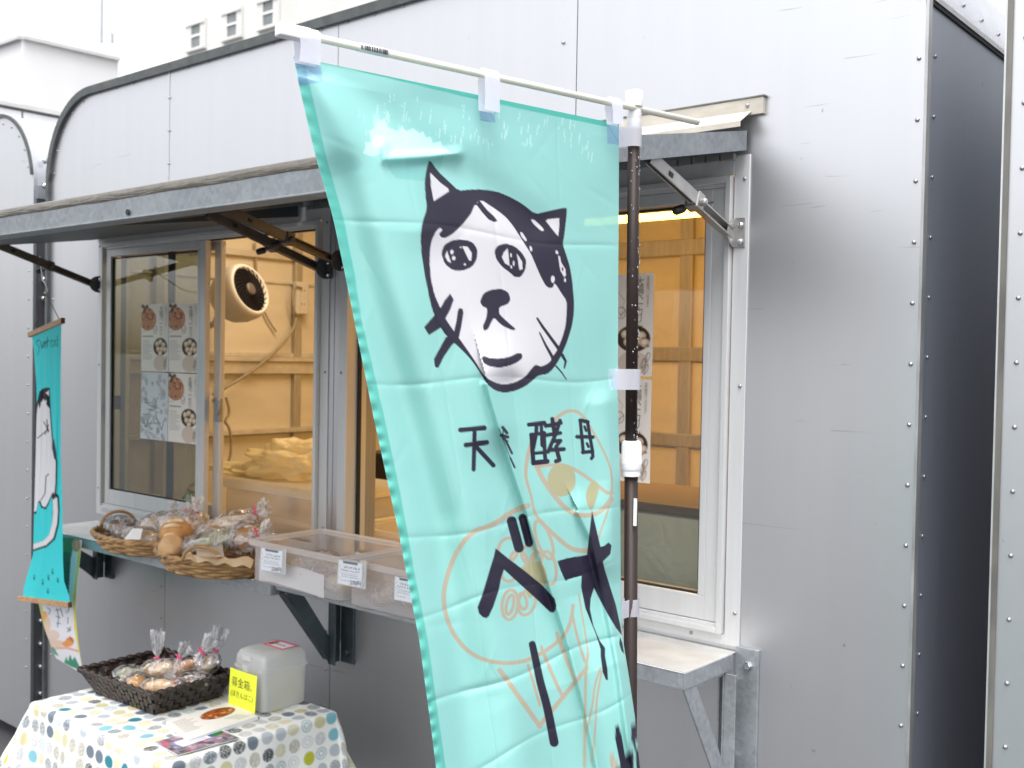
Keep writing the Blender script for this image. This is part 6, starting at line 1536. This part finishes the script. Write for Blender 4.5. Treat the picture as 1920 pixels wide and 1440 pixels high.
fr_ = MB(); sx0, sx1, sy0, sy1 = x0 + .030, x1 - .012, y0 + .065, y1 - .022
for a, b in (((sx0, sy0), (sx1, sy0 + .006)), ((sx0, sy1 - .006), (sx1, sy1)), ((sx0, sy0 + .006), (sx0 + .006, sy1 - .006)), ((sx1 - .006, sy0 + .006), (sx1, sy1 - .006))): fr_.box((a[0], a[1], zz + .1472), (b[0], b[1], zz + .1480))
fr_.build('slot_frame', PINK, dn)
MB().box((sx0 + .008, sy0 + .009, zz + .1472), (sx1 - .008, sy1 - .009, zz + .1476)).build('sticker', WCARD, dn)
MB().box((sx0 + .010, sy0 + .010, zz + .1478), (sx0 + .022, sy1 - .012, zz + .1481)).box((sx0 + .026, (sy0 + sy1) / 2 - .004, zz + .1478), (sx1 - .018, (sy0 + sy1) / 2, zz + .1481)).build('sticker_print', mat('brown_print', (.32, .14, .07), .5, 0, 60, .3), dn)
nt_ = thing('yellow_note', 'bright yellow handwritten note stuck on the front of the donation box', 'note', (-2.21, -.395, TZ))
G__ = [[(x0 + .004 + (x1 - x0 - .012) * s, y0 - .0135 - .006 * t - .002 * math.sin(3 * s), zz + .098 - .098 * t) for s in np.linspace(0, 1, 10)] for t in np.linspace(0, 1, 10)]
MB().grid(G__).build('paper', YNOTE, nt_, smooth=True)
text_mesh('募金箱。', .026, (x0 + .016, y0 - .0185, zz + .058), (1, 0, 0), (0, .06, 1), INK, nt_, fit=.084, thin=-.0003)
text_mesh('(ぼきんばこ)', .018, (x0 + .014, y0 - .0200, zz + .032), (1, 0, 0), (0, .06, 1), INK, nt_, fit=.092, thin=-.0002)

# leaflets on the table
def leaflet(name, label, P, z, kind, thick=.0012):
    Q = [np.array(onZ(u, v, z)) for u, v in P]
    T = thing(name, label, 'leaflet', tuple(sum(Q) / 4))
    MB().prism([tuple(q) for q in Q], (0, 0, -thick)).build('sheet', WCARD, T)
    n, m_ = 90, 70; s, t = np.meshgrid(np.linspace(0, 1, n), np.linspace(0, 1, m_))
    G = Q[0] * ((1 - s) * (1 - t))[..., None] + Q[1] * (s * (1 - t))[..., None] + Q[2] * (s * t)[..., None] + Q[3] * ((1 - s) * t)[..., None]; G = G + np.array([0, 0, .0006])
    A_ = Art(s * 140, t * 100, (238, 234, 228), .8); r = random.Random(31)
    if kind == 'pizza':
        A_.ell((92, 34), (36, 22), (150, 84, 40))
        for k in range(50): a = r.uniform(0, 6.3); q = math.sqrt(r.random()); A_.ell((92 + 33 * q * math.cos(a), 34 + 19 * q * math.sin(a)), (3.4, 2.4), r.choice(((206, 120, 60), (120, 54, 26), (228, 170, 110), (176, 70, 40))))
        for k in range(12): A_.line([(8, 14 + 5 * k), (8 + r.uniform(20, 42), 14 + 5 * k)], 1.1, (120, 112, 104))
        for k in range(5): A_.line([(90 + 4 * k, 66 + 5 * k), (118 + 3 * k, 66 + 5 * k)], 1.2, (140, 130, 122))
    elif kind == 'colour':
        A_ = Art(s * 140, t * 100, (150, 128, 140), .8)
        for k in range(90): A_.ell((r.uniform(0, 140), r.uniform(0, 100)), (r.uniform(3, 14), r.uniform(3, 9)), r.choice(((176, 140, 170), (206, 190, 206), (96, 110, 120), (186, 90, 110), (64, 66, 70), (140, 150, 190), (214, 200, 196))), .8, r.uniform(0, 3))
        A_.ell((116, 40), (26, 18), (36, 124, 60)); A_.ell((104, 46), (10, 9), (60, 96, 150)); A_.ell((124, 34), (10, 8), (70, 160, 80))
        A_.poly([(28, 30), (100, 26), (102, 58), (30, 66)], (238, 238, 246)); 
        for k in range(3): A_.line([(36, 40 + 8 * k), (92, 37 + 8 * k)], 2.2, (80, 84, 150), op=.8)
    else:
        A_.ell((30, 20), (20, 10), (178, 110, 70)); A_.ell((36, 24), (10, 6), (226, 180, 150)); 
        for k in range(8): A_.line([(70 + 6 * (k % 2), 20 + 9 * k), (120, 20 + 9 * k)], 1.4, (150, 140, 138))
    fill_sheet('print', G, A_.rgb(), PRPAPER, T); return T
leaflet('flyer_stack', 'thick white flyer stack with an orange pizza picture beside the brown basket', [(312, 1352), (432, 1316), (484, 1343), (352, 1388)], TZ + .011, 'pizza', .0085)
leaflet('flyer', 'white printed flyer half under the colourful leaflet on the tablecloth', [(316, 1372), (386, 1356), (428, 1374), (352, 1396)], TZ + .0045, 'plain')
leaflet('leaflet', 'colourful photo leaflet with a white text box on the tablecloth', [(290, 1392), (394, 1362), (449, 1384), (334, 1416)], TZ + .0062, 'colour')
